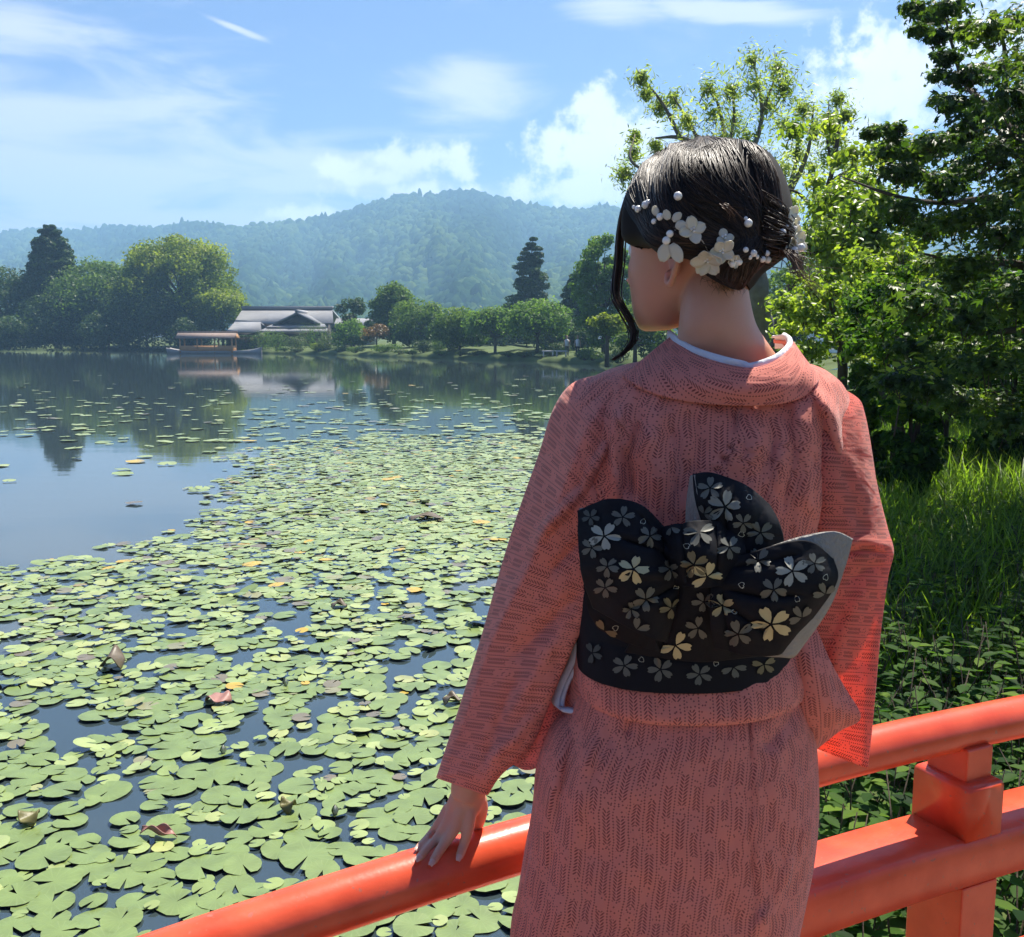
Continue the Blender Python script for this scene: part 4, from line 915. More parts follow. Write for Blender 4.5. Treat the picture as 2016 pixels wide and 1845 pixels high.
M_verm = verm_mat()
DECK_Z = CAM.z - 1.36
def sweep(P, prof):
    """profile of (across, up) pairs along P, upright"""
    P = np.asarray(P); T = np.gradient(P, axis=0); T[:, 2] = 0; T /= np.linalg.norm(T, axis=1)[:, None]
    Nn = np.stack([T[:, 1], -T[:, 0], 0 * T[:, 0]], -1)        # towards the deck
    k = len(prof); V = np.concatenate([[p + n * a + np.array([0, 0, u]) for a, u in prof] for p, n in zip(P, Nn)])
    i = np.arange(len(P) - 1)[:, None] * k; j = np.arange(k)[None]
    F = np.stack([i + j, i + (j + 1) % k, i + k + (j + 1) % k, i + k + j], -1).reshape(-1, 4)
    return V, [F, np.array([list(range(k))[::-1]]), np.array([list(range((len(P) - 1) * k, len(P) * k))])]
def bridge():
    root = empty('bridge_railing', (0, 0, 0))
    V, F = tube(RAILP, RAIL_R, 40); rail = link('top_rail', mesh_np('top_rail', V, F, True), M_verm, root)
    def rect(w, z0, z1, b=.006): return [(-w, z0 + b), (-w + b, z0), (w - b, z0), (w, z0 + b), (w, z1 - b), (w - b, z1), (-w + b, z1), (-w, z1 - b)]
    zt = -.182
    V, F = sweep(RAILP, rect(.063, zt - .091, zt)); beam = link('middle_beam', mesh_np('middle_beam', V, F), M_verm, root)
    V, F = sweep(RAILP, rect(.048, zt - .40, zt - .32)); link('lower_beam', mesh_np('lower_beam', V, F), M_verm, root)
    # posts: one where the photograph shows it, others at the same spacing
    T = np.gradient(RAILP, axis=0); s = np.concatenate([[0], np.cumsum(np.linalg.norm(np.diff(RAILP, axis=0), axis=1))])
    tgt = np.array(W(2352 / 1.24, 1780 / 1.24, rail_depth(2352))); i0 = int(np.argmin(np.linalg.norm(RAILP - tgt, axis=1))); s0 = s[i0]
    def soft_box(name, M, w, d, z0, z1, bev, par, seg=4):
        bm = bmesh.new(); bmesh.ops.create_cube(bm, size=1)
        for v in bm.verts: v.co = Vector((v.co.x * w, v.co.y * d, (z0 + z1) / 2 + v.co.z * (z1 - z0)))
        if bev:
            top = [e for e in bm.edges if (all(v.co.z > z1 - 1e-6 for v in e.verts) if bev > .008 else True)]
            bmesh.ops.bevel(bm, geom=top, offset=bev, segments=seg, affect='EDGES', profile=.5)
        bm.transform(M); me = bpy.data.meshes.new(name); bm.to_mesh(me); bm.free()
        for p in me.polygons: p.use_smooth = bev > .008
        o = link(name, me, M_verm, par)
        if bev > .008:
            e = o.modifiers.new('ws', 'WEIGHTED_NORMAL'); e.keep_sharp = False
        return o
    for ds in (-3.1, -1.55, 0, 1.55):
        q = s0 + ds
        if q < 0 or q > s[-1]: continue
        p = np.array([np.interp(q, s, RAILP[:, c]) for c in range(3)]); t = np.array([np.interp(q, s, T[:, c]) for c in range(3)])
        M = Matrix.Translation(p) @ Matrix.Rotation(math.atan2(t[1], t[0]), 4, 'Z')
        post = soft_box('post', M, .090, .122, DECK_Z - p[2] - .45, zt - .09, .003, root, 2)
        blk = soft_box('bearing_block', M, .090, .122, zt - .002, zt + .103, .013, root)
        soft_box('neck', M, .065, .088, zt + .095, -.02, .003, blk, 2)
    tag(root, 'vermilion lacquered bridge railing with round top rail and square posts', 'railing')
    dk = empty('bridge_deck', (0, 0, 0)); struct(dk)
    M_plank = plain('worn_deck_plank', (0.30, 0.22, 0.16), .8, .2, .3, 5, .5, 20)
    d = np.array(RAILP[100] - RAILP[30]); d[2] = 0; d /= np.linalg.norm(d); n = np.array([d[1], -d[0], 0])
    base = np.array(RAILP[60]); base[2] = DECK_Z - .03
    for k in range(-14, 15):
        c = base + d * (k * .2) + n * 1.05
        MB().box(c, (.192, 2.3, .06), np.stack([d, n, [0, 0, 1]], -1)).obj('plank', M_plank, dk)
    for u in (.05, 1.05, 2.0): MB().box(base + n * u + np.array([0, 0, -.15]), (6.0, .16, .22), np.stack([d, n, [0, 0, 1]], -1)).obj('joist', M_verm, dk)
    return rail
rail_obj = bridge()
# ------------------------------------------------------------------ the woman
def kimono_mat(name, transl=.22):
    m, nt, p = mat_new(name); N = nt.nodes.new; L = nt.links.new
    def mt(op, a, b=None, c=None, clamp=False):
        n = N('ShaderNodeMath'); n.operation = op; n.use_clamp = clamp
        for i, v in enumerate((a, b, c)):
            if v is None: continue
            if isinstance(v, (int, float)): n.inputs[i].default_value = v
            else: L(v, n.inputs[i])
        return n.outputs[0]
    uv = N('ShaderNodeUVMap'); sp = N('ShaderNodeSeparateXYZ'); L(uv.outputs[0], sp.inputs[0]); u, v = sp.outputs[0], sp.outputs[1]
    P = .0167
    x = mt('DIVIDE', u, P); c = mt('FLOOR', x); fx = mt('SUBTRACT', mt('SUBTRACT', x, c), .5)
    def rnd(seed):
        w = N('ShaderNodeTexWhiteNoise'); w.noise_dimensions = '2D'; cb = N('ShaderNodeCombineXYZ'); L(c, cb.inputs[0]); cb.inputs[1].default_value = seed; L(cb.outputs[0], w.inputs['Vector']); return w.outputs['Value']
    r1, r2 = rnd(1.5), rnd(7.5)
    a = mt('MULTIPLY', mt('ABSOLUTE', fx), P)
    sg = mt('SUBTRACT', mt('MULTIPLY', mt('GREATER_THAN', r2, .5), 2), 1)
    v3 = mt('ADD', mt('MULTIPLY', v, sg), mt('MULTIPLY', r1, .7))
    ls = mt('ADD', .044, mt('MULTIPLY', r1, .022))
    mask = mt('LESS_THAN', mt('FRACT', mt('DIVIDE', v3, ls)), mt('ADD', .5, mt('MULTIPLY', r2, .2)))
    w = mt('FRACT', mt('DIVIDE', mt('SUBTRACT', v3, mt('MULTIPLY', a, 1.0)), .0040))
    dd = mt('MULTIPLY', mt('ABSOLUTE', mt('SUBTRACT', w, .5)), .0040)
    q = mt('DIVIDE', mt('SUBTRACT', a, .0026), .0022)
    th = mt('MULTIPLY', mt('SQRT', mt('MAXIMUM', mt('SUBTRACT', 1, mt('MULTIPLY', q, q)), 0)), .00095)
    leaf = mt('MULTIPLY', mt('LESS_THAN', dd, th), mask)
    ax = mt('MULTIPLY', mt('SUBTRACT', .5, mt('ABSOLUTE', fx)), P)
    wd = mt('MULTIPLY', mt('SUBTRACT', mt('FRACT', mt('DIVIDE', v, .0035)), .5), .0035)
    dots = mt('LESS_THAN', mt('SQRT', mt('ADD', mt('MULTIPLY', ax, ax), mt('MULTIPLY', wd, wd))), .00085)
    vo = N('ShaderNodeTexVoronoi'); vo.voronoi_dimensions = '2D'; vo.inputs['Scale'].default_value = 230; L(uv.outputs[0], vo.inputs['Vector'])
    sp2 = N('ShaderNodeSeparateColor'); L(vo.outputs['Color'], sp2.inputs[0])
    sc = mt('MULTIPLY', mt('MULTIPLY', mt('LESS_THAN', vo.outputs['Distance'], .2), mt('GREATER_THAN', sp2.outputs[0], .45)), mt('MULTIPLY', mt('SUBTRACT', 1, mask), mt('LESS_THAN', a, .0058)))
    tot = mt('MAXIMUM', mt('MAXIMUM', leaf, dots), sc)
    nz = N('ShaderNodeTexNoise'); nz.inputs['Scale'].default_value = 9; nz.inputs['Detail'].default_value = 4; L(uv.outputs[0], nz.inputs['Vector'])
    bs = N('ShaderNodeMix'); bs.data_type = 'RGBA'; L(nz.outputs['Fac'], bs.inputs['Factor']); bs.inputs['A'].default_value = (.74, .245, .185, 1); bs.inputs['B'].default_value = (.83, .30, .23, 1)
    mx = N('ShaderNodeMix'); mx.data_type = 'RGBA'; L(mt('MULTIPLY', tot, .92), mx.inputs['Factor']); L(bs.outputs['Result'], mx.inputs['A']); mx.inputs['B'].default_value = (.19, .028, .028, 1)
    L(mx.outputs['Result'], p.inputs['Base Color']); p.inputs['Roughness'].default_value = .8; p.inputs['Specular IOR Level'].default_value = .2
    p.inputs['Sheen Weight'].default_value = .25; p.inputs['Sheen Roughness'].default_value = .4
    tr = N('ShaderNodeBsdfTranslucent'); mu = N('ShaderNodeMix'); mu.data_type = 'RGBA'; mu.blend_type = 'MULTIPLY'; mu.inputs['Factor'].default_value = 1
    L(mx.outputs['Result'], mu.inputs['A']); mu.inputs['B'].default_value = (1.5, .95, .6, 1); L(mu.outputs['Result'], tr.inputs[0])
    ms = N('ShaderNodeMixShader'); ms.inputs[0].default_value = transl; L(p.outputs[0], ms.inputs[1]); L(tr.outputs[0], ms.inputs[2]); L(ms.outputs[0], nt.nodes['Material Output'].inputs[0])
    # weave and crease relief
    n2 = N('ShaderNodeTexNoise'); n2.inputs['Scale'].default_value = 900; L(uv.outputs[0], n2.inputs['Vector'])
    b = N('ShaderNodeBump'); b.inputs['Strength'].default_value = .25; b.inputs['Distance'].default_value = .001; L(n2.outputs['Fac'], b.inputs['Height'])
    mw = N('ShaderNodeMapping'); mw.inputs['Rotation'].default_value = (0, 0, R(14)); mw.inputs['Scale'].default_value = (26, 7, 1); L(uv.outputs[0], mw.inputs[0])
    n4 = N('ShaderNodeTexNoise'); n4.inputs['Scale'].default_value = 1.0; n4.inputs['Detail'].default_value = 3; n4.inputs['Distortion'].default_value = .8; L(mw.outputs[0], n4.inputs['Vector'])
    b2 = N('ShaderNodeBump'); b2.inputs['Strength'].default_value = .55; b2.inputs['Distance'].default_value = .012; L(n4.outputs['Fac'], b2.inputs['Height']); L(b.outputs[0], b2.inputs['Normal']); L(b2.outputs[0], p.inputs['Normal'])
    return m
M_kim = kimono_mat('salmon_kimono_cloth'); M_slv = kimono_mat('salmon_sleeve_cloth', .52)
M_white = plain('white_underrobe', (0.72, 0.71, 0.75), .9, .1, .06, 30, .3, 60)
M_obi = plain('black_obi', (0.006, 0.006, 0.009), .75, .2, .3, 30, .04, 500)
M_lining = plain('grey_obi_lining', (0.27, 0.255, 0.225), .6, .4, .15, 40, .3, 200)
def skin_mat():
    m, nt, p = mat_new('skin'); N = nt.nodes.new; L = nt.links.new
    tc = N('ShaderNodeTexCoord'); nz = N('ShaderNodeTexNoise'); nz.inputs['Scale'].default_value = 25; nz.inputs['Detail'].default_value = 5; L(tc.outputs['Object'], nz.inputs['Vector'])
    mx = N('ShaderNodeMix'); mx.data_type = 'RGBA'; L(nz.outputs['Fac'], mx.inputs['Factor']); mx.inputs['A'].default_value = (.56, .275, .18, 1); mx.inputs['B'].default_value = (.64, .34, .235, 1)
    last = mx.outputs['Result']
    for c, rad, amt in [((1316, 532, 1.235), .035, .8), ((1268, 580, 1.27), .045, .45), ((1310, 630, 1.30), .03, .5), ((880, 1610, 1.37), .03, .35), ((845, 1690, 1.37), .03, .4)]:
        vd = N('ShaderNodeVectorMath'); vd.operation = 'DISTANCE'; L(tc.outputs['Object'], vd.inputs[0]); vd.inputs[1].default_value = W(*c)
        mr = N('ShaderNodeMapRange'); mr.interpolation_type = 'SMOOTHSTEP'; L(vd.outputs['Value'], mr.inputs[0]); mr.inputs['From Min'].default_value = rad; mr.inputs['From Max'].default_value = 0; mr.inputs['To Max'].default_value = amt
        m2 = N('ShaderNodeMix'); m2.data_type = 'RGBA'; L(mr.outputs[0], m2.inputs['Factor']); L(last, m2.inputs['A']); m2.inputs['B'].default_value = (.66, .23, .17, 1); last = m2.outputs['Result']
    L(last, p.inputs['Base Color']); p.inputs['Roughness'].default_value = .5; p.inputs['Specular IOR Level'].default_value = .35
    p.inputs['Subsurface Weight'].default_value = .25; p.inputs['Subsurface Radius'].default_value = (.012, .004, .002); p.inputs['Subsurface Scale'].default_value = 1.0
    n2 = N('ShaderNodeTexNoise'); n2.inputs['Scale'].default_value = 420; L(tc.outputs['Object'], n2.inputs['Vector'])
    b = N('ShaderNodeBump'); b.inputs['Strength'].default_value = .08; b.inputs['Distance'].default_value = .001; L(n2.outputs['Fac'], b.inputs['Height']); L(b.outputs[0], p.inputs['Normal'])
    return m
M_skin = skin_mat()
woman = empty('person', tuple(W(1300, 2717, 1.27)[:2]) + (DECK_Z,))
tag(woman, 'woman from behind in salmon kimono and black obi, hand on the red rail', 'person')
def wlink(name, me, mat, parent=None):
    """mesh given in world coordinates, parented to the woman (or to one of her parts)"""
    o = link(name, me, mat, parent or woman)
    o.matrix_parent_inverse = Matrix.Translation(-Vector(woman.location)) if (parent is None or parent is woman) else Matrix()
    return o
def rowspline(rows, n):
    return spline(np.array(rows, float), n)
def folds_at(px, py, folds):
    o = np.zeros_like(px)
    for pts, amp, wd in folds:
        P = np.array(pts, float); best = np.full(px.shape, 1e9); tt = np.zeros_like(px); L = len(P) - 1
        for k in range(L):
            a, b = P[k], P[k + 1]; ab = b - a; t = np.clip(((px - a[0]) * ab[0] + (py - a[1]) * ab[1]) / (ab @ ab), 0, 1)
            d = np.hypot(px - a[0] - t * ab[0], py - a[1] - t * ab[1]); m = d < best; best = np.where(m, d, best); tt = np.where(m, (k + t) / L, tt)
        o += amp * np.exp(-(best / wd) ** 2) * np.minimum(1, 5 * (1 - tt) + .15) * np.minimum(1, 5 * tt + .25)
    return o
def loft(rows, nu=120, nv=90, expo=2.4, folds=(), wrinkle=0.0, sag=True, closed_top=False, seed=0, swap=False, uoff=0.0, crease=None):
    """rows: (y_left, x_left, y_right, x_right, depth_left, depth_right, half thickness). World-space tube with uv in metres."""
    A = rowspline(rows, nv); ang = np.linspace(0, 2 * math.pi, nu + 1)          # seam at the front (far side)
    th = ang + math.pi / 2                                                     # th = pi/2 far side, 3pi/2 near side
    cx, sx = np.cos(th), np.sin(th)
    e = 2 / expo; cxs = np.sign(cx) * np.abs(cx) ** e; sxs = np.sign(sx) * np.abs(sx) ** e
    yl, xl, yr, xr, dl, dr, b = [A[:, i][:, None] for i in range(7)]
    f = (cxs[None] + 1) / 2                                                    # 0 left .. 1 right
    px = xl + (xr - xl) * f; d = dl + (dr - dl) * f + b * sxs[None]; py = yl + (yr - yl) * f
    if crease is not None:                                                     # sharp fold along the near side
        f0 = np.interp(np.linspace(0, 1, nv), crease[0], crease[1])[:, None]; k0 = np.interp(np.linspace(0, 1, nv), crease[0], crease[2])[:, None]
        tri = np.clip(np.minimum(f / f0, (1 - f) / (1 - f0)), 0, 1) ** .8
        d = np.where(sxs[None] < 0, d + k0 * ((dl + (dr - dl) * f - b * tri) - d), d)
    if sag: py = py - (py - 666) * (b * sxs[None]) / d                          # keep each ring level
    near = np.clip(-sxs[None], 0, 1) * np.ones_like(px)
    if len(folds): d = d + folds_at(px, py, folds) * near
    if wrinkle:
        d = d + wrinkle * (snoise(px * .03, py * .012, seed + 3) + .5 * snoise(px * .08, py * .03, seed + 5)) * .5
    Pw = Wn(np.stack([px, py, d], -1))
    # arc length around and along
    du = np.linalg.norm(np.diff(Pw, axis=1), axis=2); U = np.concatenate([np.zeros((nv, 1)), np.cumsum(du, 1)], 1); U -= U[:, [nu // 2]]
    if not swap: U = U / (U[:, [-1]] - U[:, [0]]) * np.median(U[:, -1] - U[:, 0])
    dv = np.linalg.norm(np.diff(Pw, axis=0), axis=2); Vv = np.concatenate([np.zeros((1, nu + 1)), np.cumsum(dv, 0)], 0)
    Vv = np.broadcast_to(np.median(Vv, axis=1)[:, None], U.shape)
    uv = np.stack([Vv, U] if swap else [U, -Vv], -1) + uoff
    k = nu + 1
    i = np.arange(nv - 1)[:, None] * k; j = np.arange(nu)[None]
    F = np.stack([i + j, i + k + j, i + k + j + 1, i + j + 1], -1).reshape(-1, 4)
    return Pw.reshape(-1, 3), F, uv.reshape(-1, 2)
def patch(ctrl, nu=40, nv=40, swap=False, wrinkle=0.0, seed=0, folds=()):
    """ctrl: rows of (px, py, depth); smooth sheet through them, uv in metres"""
    rows = [spline(np.array(r, float), nu) for r in ctrl]
    A = np.stack([spline(np.array([rw[i] for rw in rows]), nv) for i in range(nu)], 1)
    if wrinkle: A[..., 2] += wrinkle * snoise(A[..., 0] * .05, A[..., 1] * .05, seed)
    if len(folds): A[..., 2] += folds_at(A[..., 0], A[..., 1], folds)
    Pw = Wn(A)
    du = np.linalg.norm(np.diff(Pw, axis=1), axis=2); U = np.concatenate([np.zeros((nv, 1)), np.cumsum(du, 1)], 1)
    dv = np.linalg.norm(np.diff(Pw, axis=0), axis=2); Vv = np.concatenate([np.zeros((1, nu)), np.cumsum(dv, 0)], 0)
    uv = np.stack([Vv, U] if swap else [U, -Vv], -1)
    i = np.arange(nv - 1)[:, None] * nu; j = np.arange(nu - 1)[None]
    F = np.stack([i + j, i + nu + j, i + nu + j + 1, i + j + 1], -1).reshape(-1, 4)
    return Pw.reshape(-1, 3), F, uv.reshape(-1, 2)
def cloth(name, VFU, mat, parent=None, thick=.0025, off=1.0):
    V, F, uv = VFU
    me = mesh_np(name, V, [F], True, uv=uv); o = wlink(name, me, mat, parent)
    if thick:
        s = o.modifiers.new('thickness', 'SOLIDIFY'); s.thickness = thick; s.offset = off; s.use_even_offset = False
    return o
def R7(y, xl, xr, c, b): return (y, xl, y, xr, c, c, b)

# --- kimono body
fold_back = [([(1600, 762), (1636, 820), (1656, 900), (1663, 990), (1650, 1060)], -.030, 11), ([(1618, 830), (1632, 900), (1636, 980), (1610, 1050)], .024, 12),
             ([(1575, 800), (1590, 880), (1585, 970), (1560, 1060)], -.006, 16),
             ([(1452, 790), (1443, 870), (1402, 950)], .008, 3.2), ([(1462, 790), (1454, 870), (1414, 950)], -.003, 5),
             ([(1300, 800), (1285, 870), (1300, 980)], -.010, 18), ([(1262, 820), (1240, 900), (1250, 990)], .013, 11),
             ([(1360, 800), (1375, 880), (1350, 960)], .008, 14), ([(1500, 800), (1520, 880), (1480, 960)], .008, 15), ([(1545, 800), (1560, 880), (1540, 1000)], .008, 12), ([(1320, 840), (1330, 900), (1330, 990)], .006, 9),
             ([(1222, 810), (1212, 860), (1215, 990)], -.016, 8)]
body_rows = [R7(712, 1275, 1560, 1.30, .04), R7(724, 1222, 1606, 1.29, .065), R7(738, 1184, 1632, 1.28, .082), R7(762, 1146, 1658, 1.275, .090), R7(805, 1122, 1676, 1.270, .101),
             R7(870, 1124, 1672, 1.265, .112), R7(950, 1135, 1660, 1.265, .113), R7(1040, 1150, 1632, 1.265, .112), R7(1120, 1156, 1602, 1.266, .110), R7(1200, 1158, 1574, 1.268, .108), R7(1290, 1160, 1556, 1.27, .108)]
KB = loft(body_rows, 220, 150, 2.5, fold_back, .007, seed=1)
k_body = cloth('kimono_body', KB, M_kim)
k_body['label'] = 'salmon kimono back with dark red sprig stripes'
fold_skirt = [(p_, a_ * 1.4, w_ * .85) for p_, a_, w_ in [([(1470, 1390), (1478, 1500), (1475, 1640), (1490, 1840)], .0035, 4), ([(1482, 1390), (1490, 1500), (1487, 1640), (1502, 1840)], -.004, 6),
              ([(1600, 1600), (1570, 1690), (1520, 1780), (1470, 1850)], -.008, 14), ([(1590, 1640), (1555, 1730), (1500, 1810)], .006, 16),
              ([(1150, 1420), (1120, 1500), (1090, 1640), (1075, 1840)], .008, 14), ([(1180, 1420), (1150, 1520), (1125, 1660), (1110, 1840)], -.006, 16), ([(1110, 1470), (1085, 1560), (1060, 1660)], -.006, 12),
              ([(1560, 1390), (1530, 1440), (1500, 1480)], .008, 18), ([(1575, 1420), (1590, 1500), (1585, 1580)], -.006, 14), ([(1250, 1395), (1235, 1450)], .005, 12)]]
skirt_rows = [R7(1312, 1165, 1562, 1.27, .112), R7(1345, 1142, 1578, 1.27, .118), R7(1390, 1126, 1590, 1.27, .124), R7(1440, 1085, 1601, 1.27, .128), R7(1510, 1060, 1607, 1.27, .130), R7(1600, 1051, 1609, 1.272, .130), R7(1690, 1035, 1600, 1.275, .128),
              R7(1770, 1022, 1584, 1.277, .126), R7(1850, 1008, 1567, 1.28, .124), R7(2050, 1010, 1530, 1.285, .115), R7(2300, 1040, 1490, 1.29, .105), R7(2540, 1070, 1462, 1.295, .10)]
k_skirt = cloth('kimono_skirt', loft(skirt_rows, 190, 170, 2.4, fold_skirt, .005, seed=2, uoff=.005), M_kim)
tuck_rows = [R7(1262, 1140, 1578, 1.268, .112), R7(1300, 1136, 1592, 1.268, .122), R7(1330, 1139, 1593, 1.268, .128), R7(1347, 1143, 1589, 1.268, .1275), R7(1352, 1150, 1582, 1.27, .122)]
cloth('waist_tuck', loft(tuck_rows, 150, 40, 2.4, [([(1180, 1330), (1300, 1352)], .004, 7), ([(1560, 1310), (1590, 1345)], .008, 10)], .004, seed=4, uoff=.011), M_kim)

# --- sleeves
ls_rows = [(739, 1190, 796, 1240, 1.282, 1.242, .036), (757, 1130, 861, 1216, 1.282, 1.215, .052), (806, 1093, 932, 1206, 1.287, 1.200, .062), (898, 1063, 1012, 1198, 1.295, 1.195, .066), (1014, 1022, 1108, 1184, 1.312, 1.205, .063),
           (1130, 986, 1190, 1168, 1.33, 1.215, .058), (1250, 952, 1268, 1128, 1.348, 1.235, .050), (1360, 918, 1376, 1082, 1.362, 1.255, .044), (1440, 892, 1466, 1044, 1.378, 1.275, .042), (1498, 873, 1524, 984, 1.388, 1.305, .038), (1532, 862, 1563, 958, 1.395, 1.33, .034)]
fold_ls = [(p_, a_ * 1.5, w_ * .8) for p_, a_, w_ in [([(1210, 850), (1150, 960), (1060, 1060)], -.012, 10), ([(1230, 830), (1200, 900), (1120, 1000)], .008, 14), ([(1180, 1010), (1150, 1060), (1080, 1130)], .006, 14), ([(1150, 1160), (1080, 1230), (1010, 1300)], .007, 22), ([(1100, 1250), (1050, 1330), (1000, 1420)], -.006, 20), ([(1020, 1330), (985, 1420), (950, 1520)], .006, 16), ([(1060, 1400), (1010, 1460), (960, 1500)], -.006, 14), ([(960, 1240), (935, 1340), (905, 1430)], -.005, 14)]]
sleeve_l = cloth('kimono_sleeve', loft(ls_rows, 160, 150, 2.2, fold_ls, .003, sag=False, swap=True, seed=6, uoff=.004, crease=([0, .12, .3, .5, .62, .8, 1], [.5, .55, .42, .24, .12, .1, .1], [0, .7, 1, 1, .8, .2, 0])), M_kim)
pouch = [[(1128, 1236, 1.262), (1140, 1238, 1.252), (1150, 1240, 1.246)], [(1095, 1320, 1.272), (1120, 1325, 1.285), (1145, 1325, 1.240)], [(1070, 1395, 1.275), (1108, 1412, 1.278), (1142, 1410, 1.236)],
         [(1040, 1462, 1.285), (1078, 1475, 1.268), (1112, 1462, 1.246)], [(1004, 1500, 1.30), (1036, 1516, 1.285), (1064, 1510, 1.268)]]
cloth('sleeve_pouch', patch(pouch, 24, 50, True), M_kim, sleeve_l)
rs_rows = [(744, 1585, 760, 1640, 1.285, 1.30, .02), (764, 1588, 786, 1686, 1.265, 1.298, .034), (800, 1594, 815, 1699, 1.242, 1.295, .047), (860, 1601, 870, 1710, 1.222, 1.295, .054), (950, 1606, 958, 1724, 1.213, 1.302, .055), (1035, 1602, 1040, 1744, 1.222, 1.312, .052),
           (1085, 1592, 1086, 1756, 1.228, 1.318, .048), (1130, 1588, 1136, 1745, 1.236, 1.322, .042), (1230, 1584, 1240, 1731, 1.252, 1.328, .030), (1340, 1588, 1352, 1721, 1.285, 1.334, .020), (1420, 1594, 1440, 1713, 1.305, 1.338, .014), (1468, 1600, 1512, 1705, 1.322, 1.342, .008)]
fold_rs = [([(1752, 1090), (1700, 1082), (1650, 1090)], .012, 7), ([(1752, 1075), (1700, 1066), (1655, 1070)], -.010, 8), ([(1735, 1130), (1690, 1180), (1650, 1270), (1640, 1330)], -.014, 16), ([(1740, 1180), (1715, 1250), (1690, 1330)], .012, 18), ([(1690, 800), (1700, 900), (1712, 1000)], -.006, 10), ([(1650, 900), (1680, 1000), (1700, 1060)], .006, 14), ([(1735, 1110), (1700, 1120), (1660, 1150)], .008, 9)]
RSV, RSF, RSU = loft(rs_rows, 100, 130, 2.1, fold_rs, .003, sag=False, swap=True, seed=8)
row_, colm = RSF[:, 0] // 101, RSF[:, 0] % 101
RSF = RSF[~((row_ > 62) & ((colm < 18) | (colm > 82)))]      # far layer of the hanging part cut away so sunlight glows through
sleeve_r = cloth('kimono_sleeve', (RSV, RSF, RSU), M_slv)
flap = [[(1540, 1215, 1.235), (1572, 1222, 1.225), (1602, 1232, 1.232)], [(1548, 1290, 1.222), (1592, 1296, 1.205), (1632, 1302, 1.222)], [(1556, 1350, 1.222), (1612, 1352, 1.205), (1664, 1360, 1.232)], [(1560, 1398, 1.228), (1622, 1402, 1.215), (1692, 1411, 1.24)],
        [(1562, 1436, 1.25), (1610, 1440, 1.245), (1652, 1436, 1.262)], [(1566, 1470, 1.27), (1596, 1478, 1.28), (1606, 1472, 1.29)]]
cloth('sleeve_lining_flap', patch(flap, 30, 60), M_kim, sleeve_r)
for k, (a, b_) in enumerate([(0, 1.0), (9, .9)]):
    P = [W(1141 + a * .3, 1240, 1.245), W(1124 + a, 1300, 1.262), W(1101 + a, 1350, 1.268), W(1093 + a, 1385, 1.262), W(1103 + a * .8, 1400, 1.252), W(1136 - a * .5, 1404, 1.240)]
    Q = spline(P, 40); V = np.concatenate([Q + np.array([-.0045 * b_, .012, .001]), Q + np.array([.004, -.002, -.001])]); i = np.arange(39)
    me = mesh_np('under_sleeve', V, [np.stack([i, i + 1, i + 41, i + 40], -1)], True)
    o = wlink('under_sleeve', me, M_white, sleeve_l); s = o.modifiers.new('t', 'SOLIDIFY'); s.thickness = .003
# --- collar
kb_bvh = BVHTree.FromPolygons([tuple(v) for v in KB[0]], [tuple(f) for f in KB[1]])
def kb_depth(x, y, dflt):
    d = W(x, y, 1.0) - CAM; h, n, i, dist = kb_bvh.ray_cast(CAM, d.normalized()); return dflt if h is None else (h - CAM).length / d.length
top = [(1322, 666, 1.300), (1337, 684, 1.248), (1368, 704, 1.208), (1420, 721, 1.178), (1475, 730, 1.168), (1520, 720, 1.172), (1548, 702, 1.198), (1561, 684, 1.236), (1553, 671, 1.280), (1530, 668, 1.32)]
bot = [(1226, 744, 1.315), (1256, 764, 1.262), (1304, 782, 1.212), (1374, 793, 1.176), (1450, 797, 1.160), (1530, 795, 1.163), (1578, 782, 1.186), (1602, 762, 1.225), (1610, 746, 1.268), (1600, 738, 1.30)]
bot = [(x, y, min(d, kb_depth(x, y, d) - .007)) for x, y, d in bot]
mid = [((a[0] * .48 + b[0] * .52), (a[1] + b[1]) / 2 + 1, (a[2] + b[2]) / 2 - .012) for a, b in zip(top, bot)]
lip = [(a[0] + (3 if i < 5 else -3), a[1] + 6, a[2] + .010) for i, a in enumerate(top)]
collar = cloth('kimono_collar', patch([lip, top, mid, bot], 130, 40, True), M_kim, thick=.003)
wt = [(a, b - 5, c) for a, b, c in [(1317, 659, 1.312), (1335, 675, 1.259), (1368, 694, 1.218), (1420, 711, 1.188), (1462, 721, 1.183), (1480, 725, 1.179), (1522, 711, 1.185), (1546, 694, 1.211), (1556, 678, 1.246), (1547, 666, 1.288), (1525, 666, 1.325)]]
wb = [(a[0], a[1] + 26, a[2] + .004) for a in wt]
cloth('white_under_collar', patch([[(a[0] + (2 if i < 5 else -3), a[1] + 4, a[2] + .006) for i, a in enumerate(wt)], wt, wb], 130, 14, wrinkle=.0015, seed=3), M_white, collar, thick=.003)

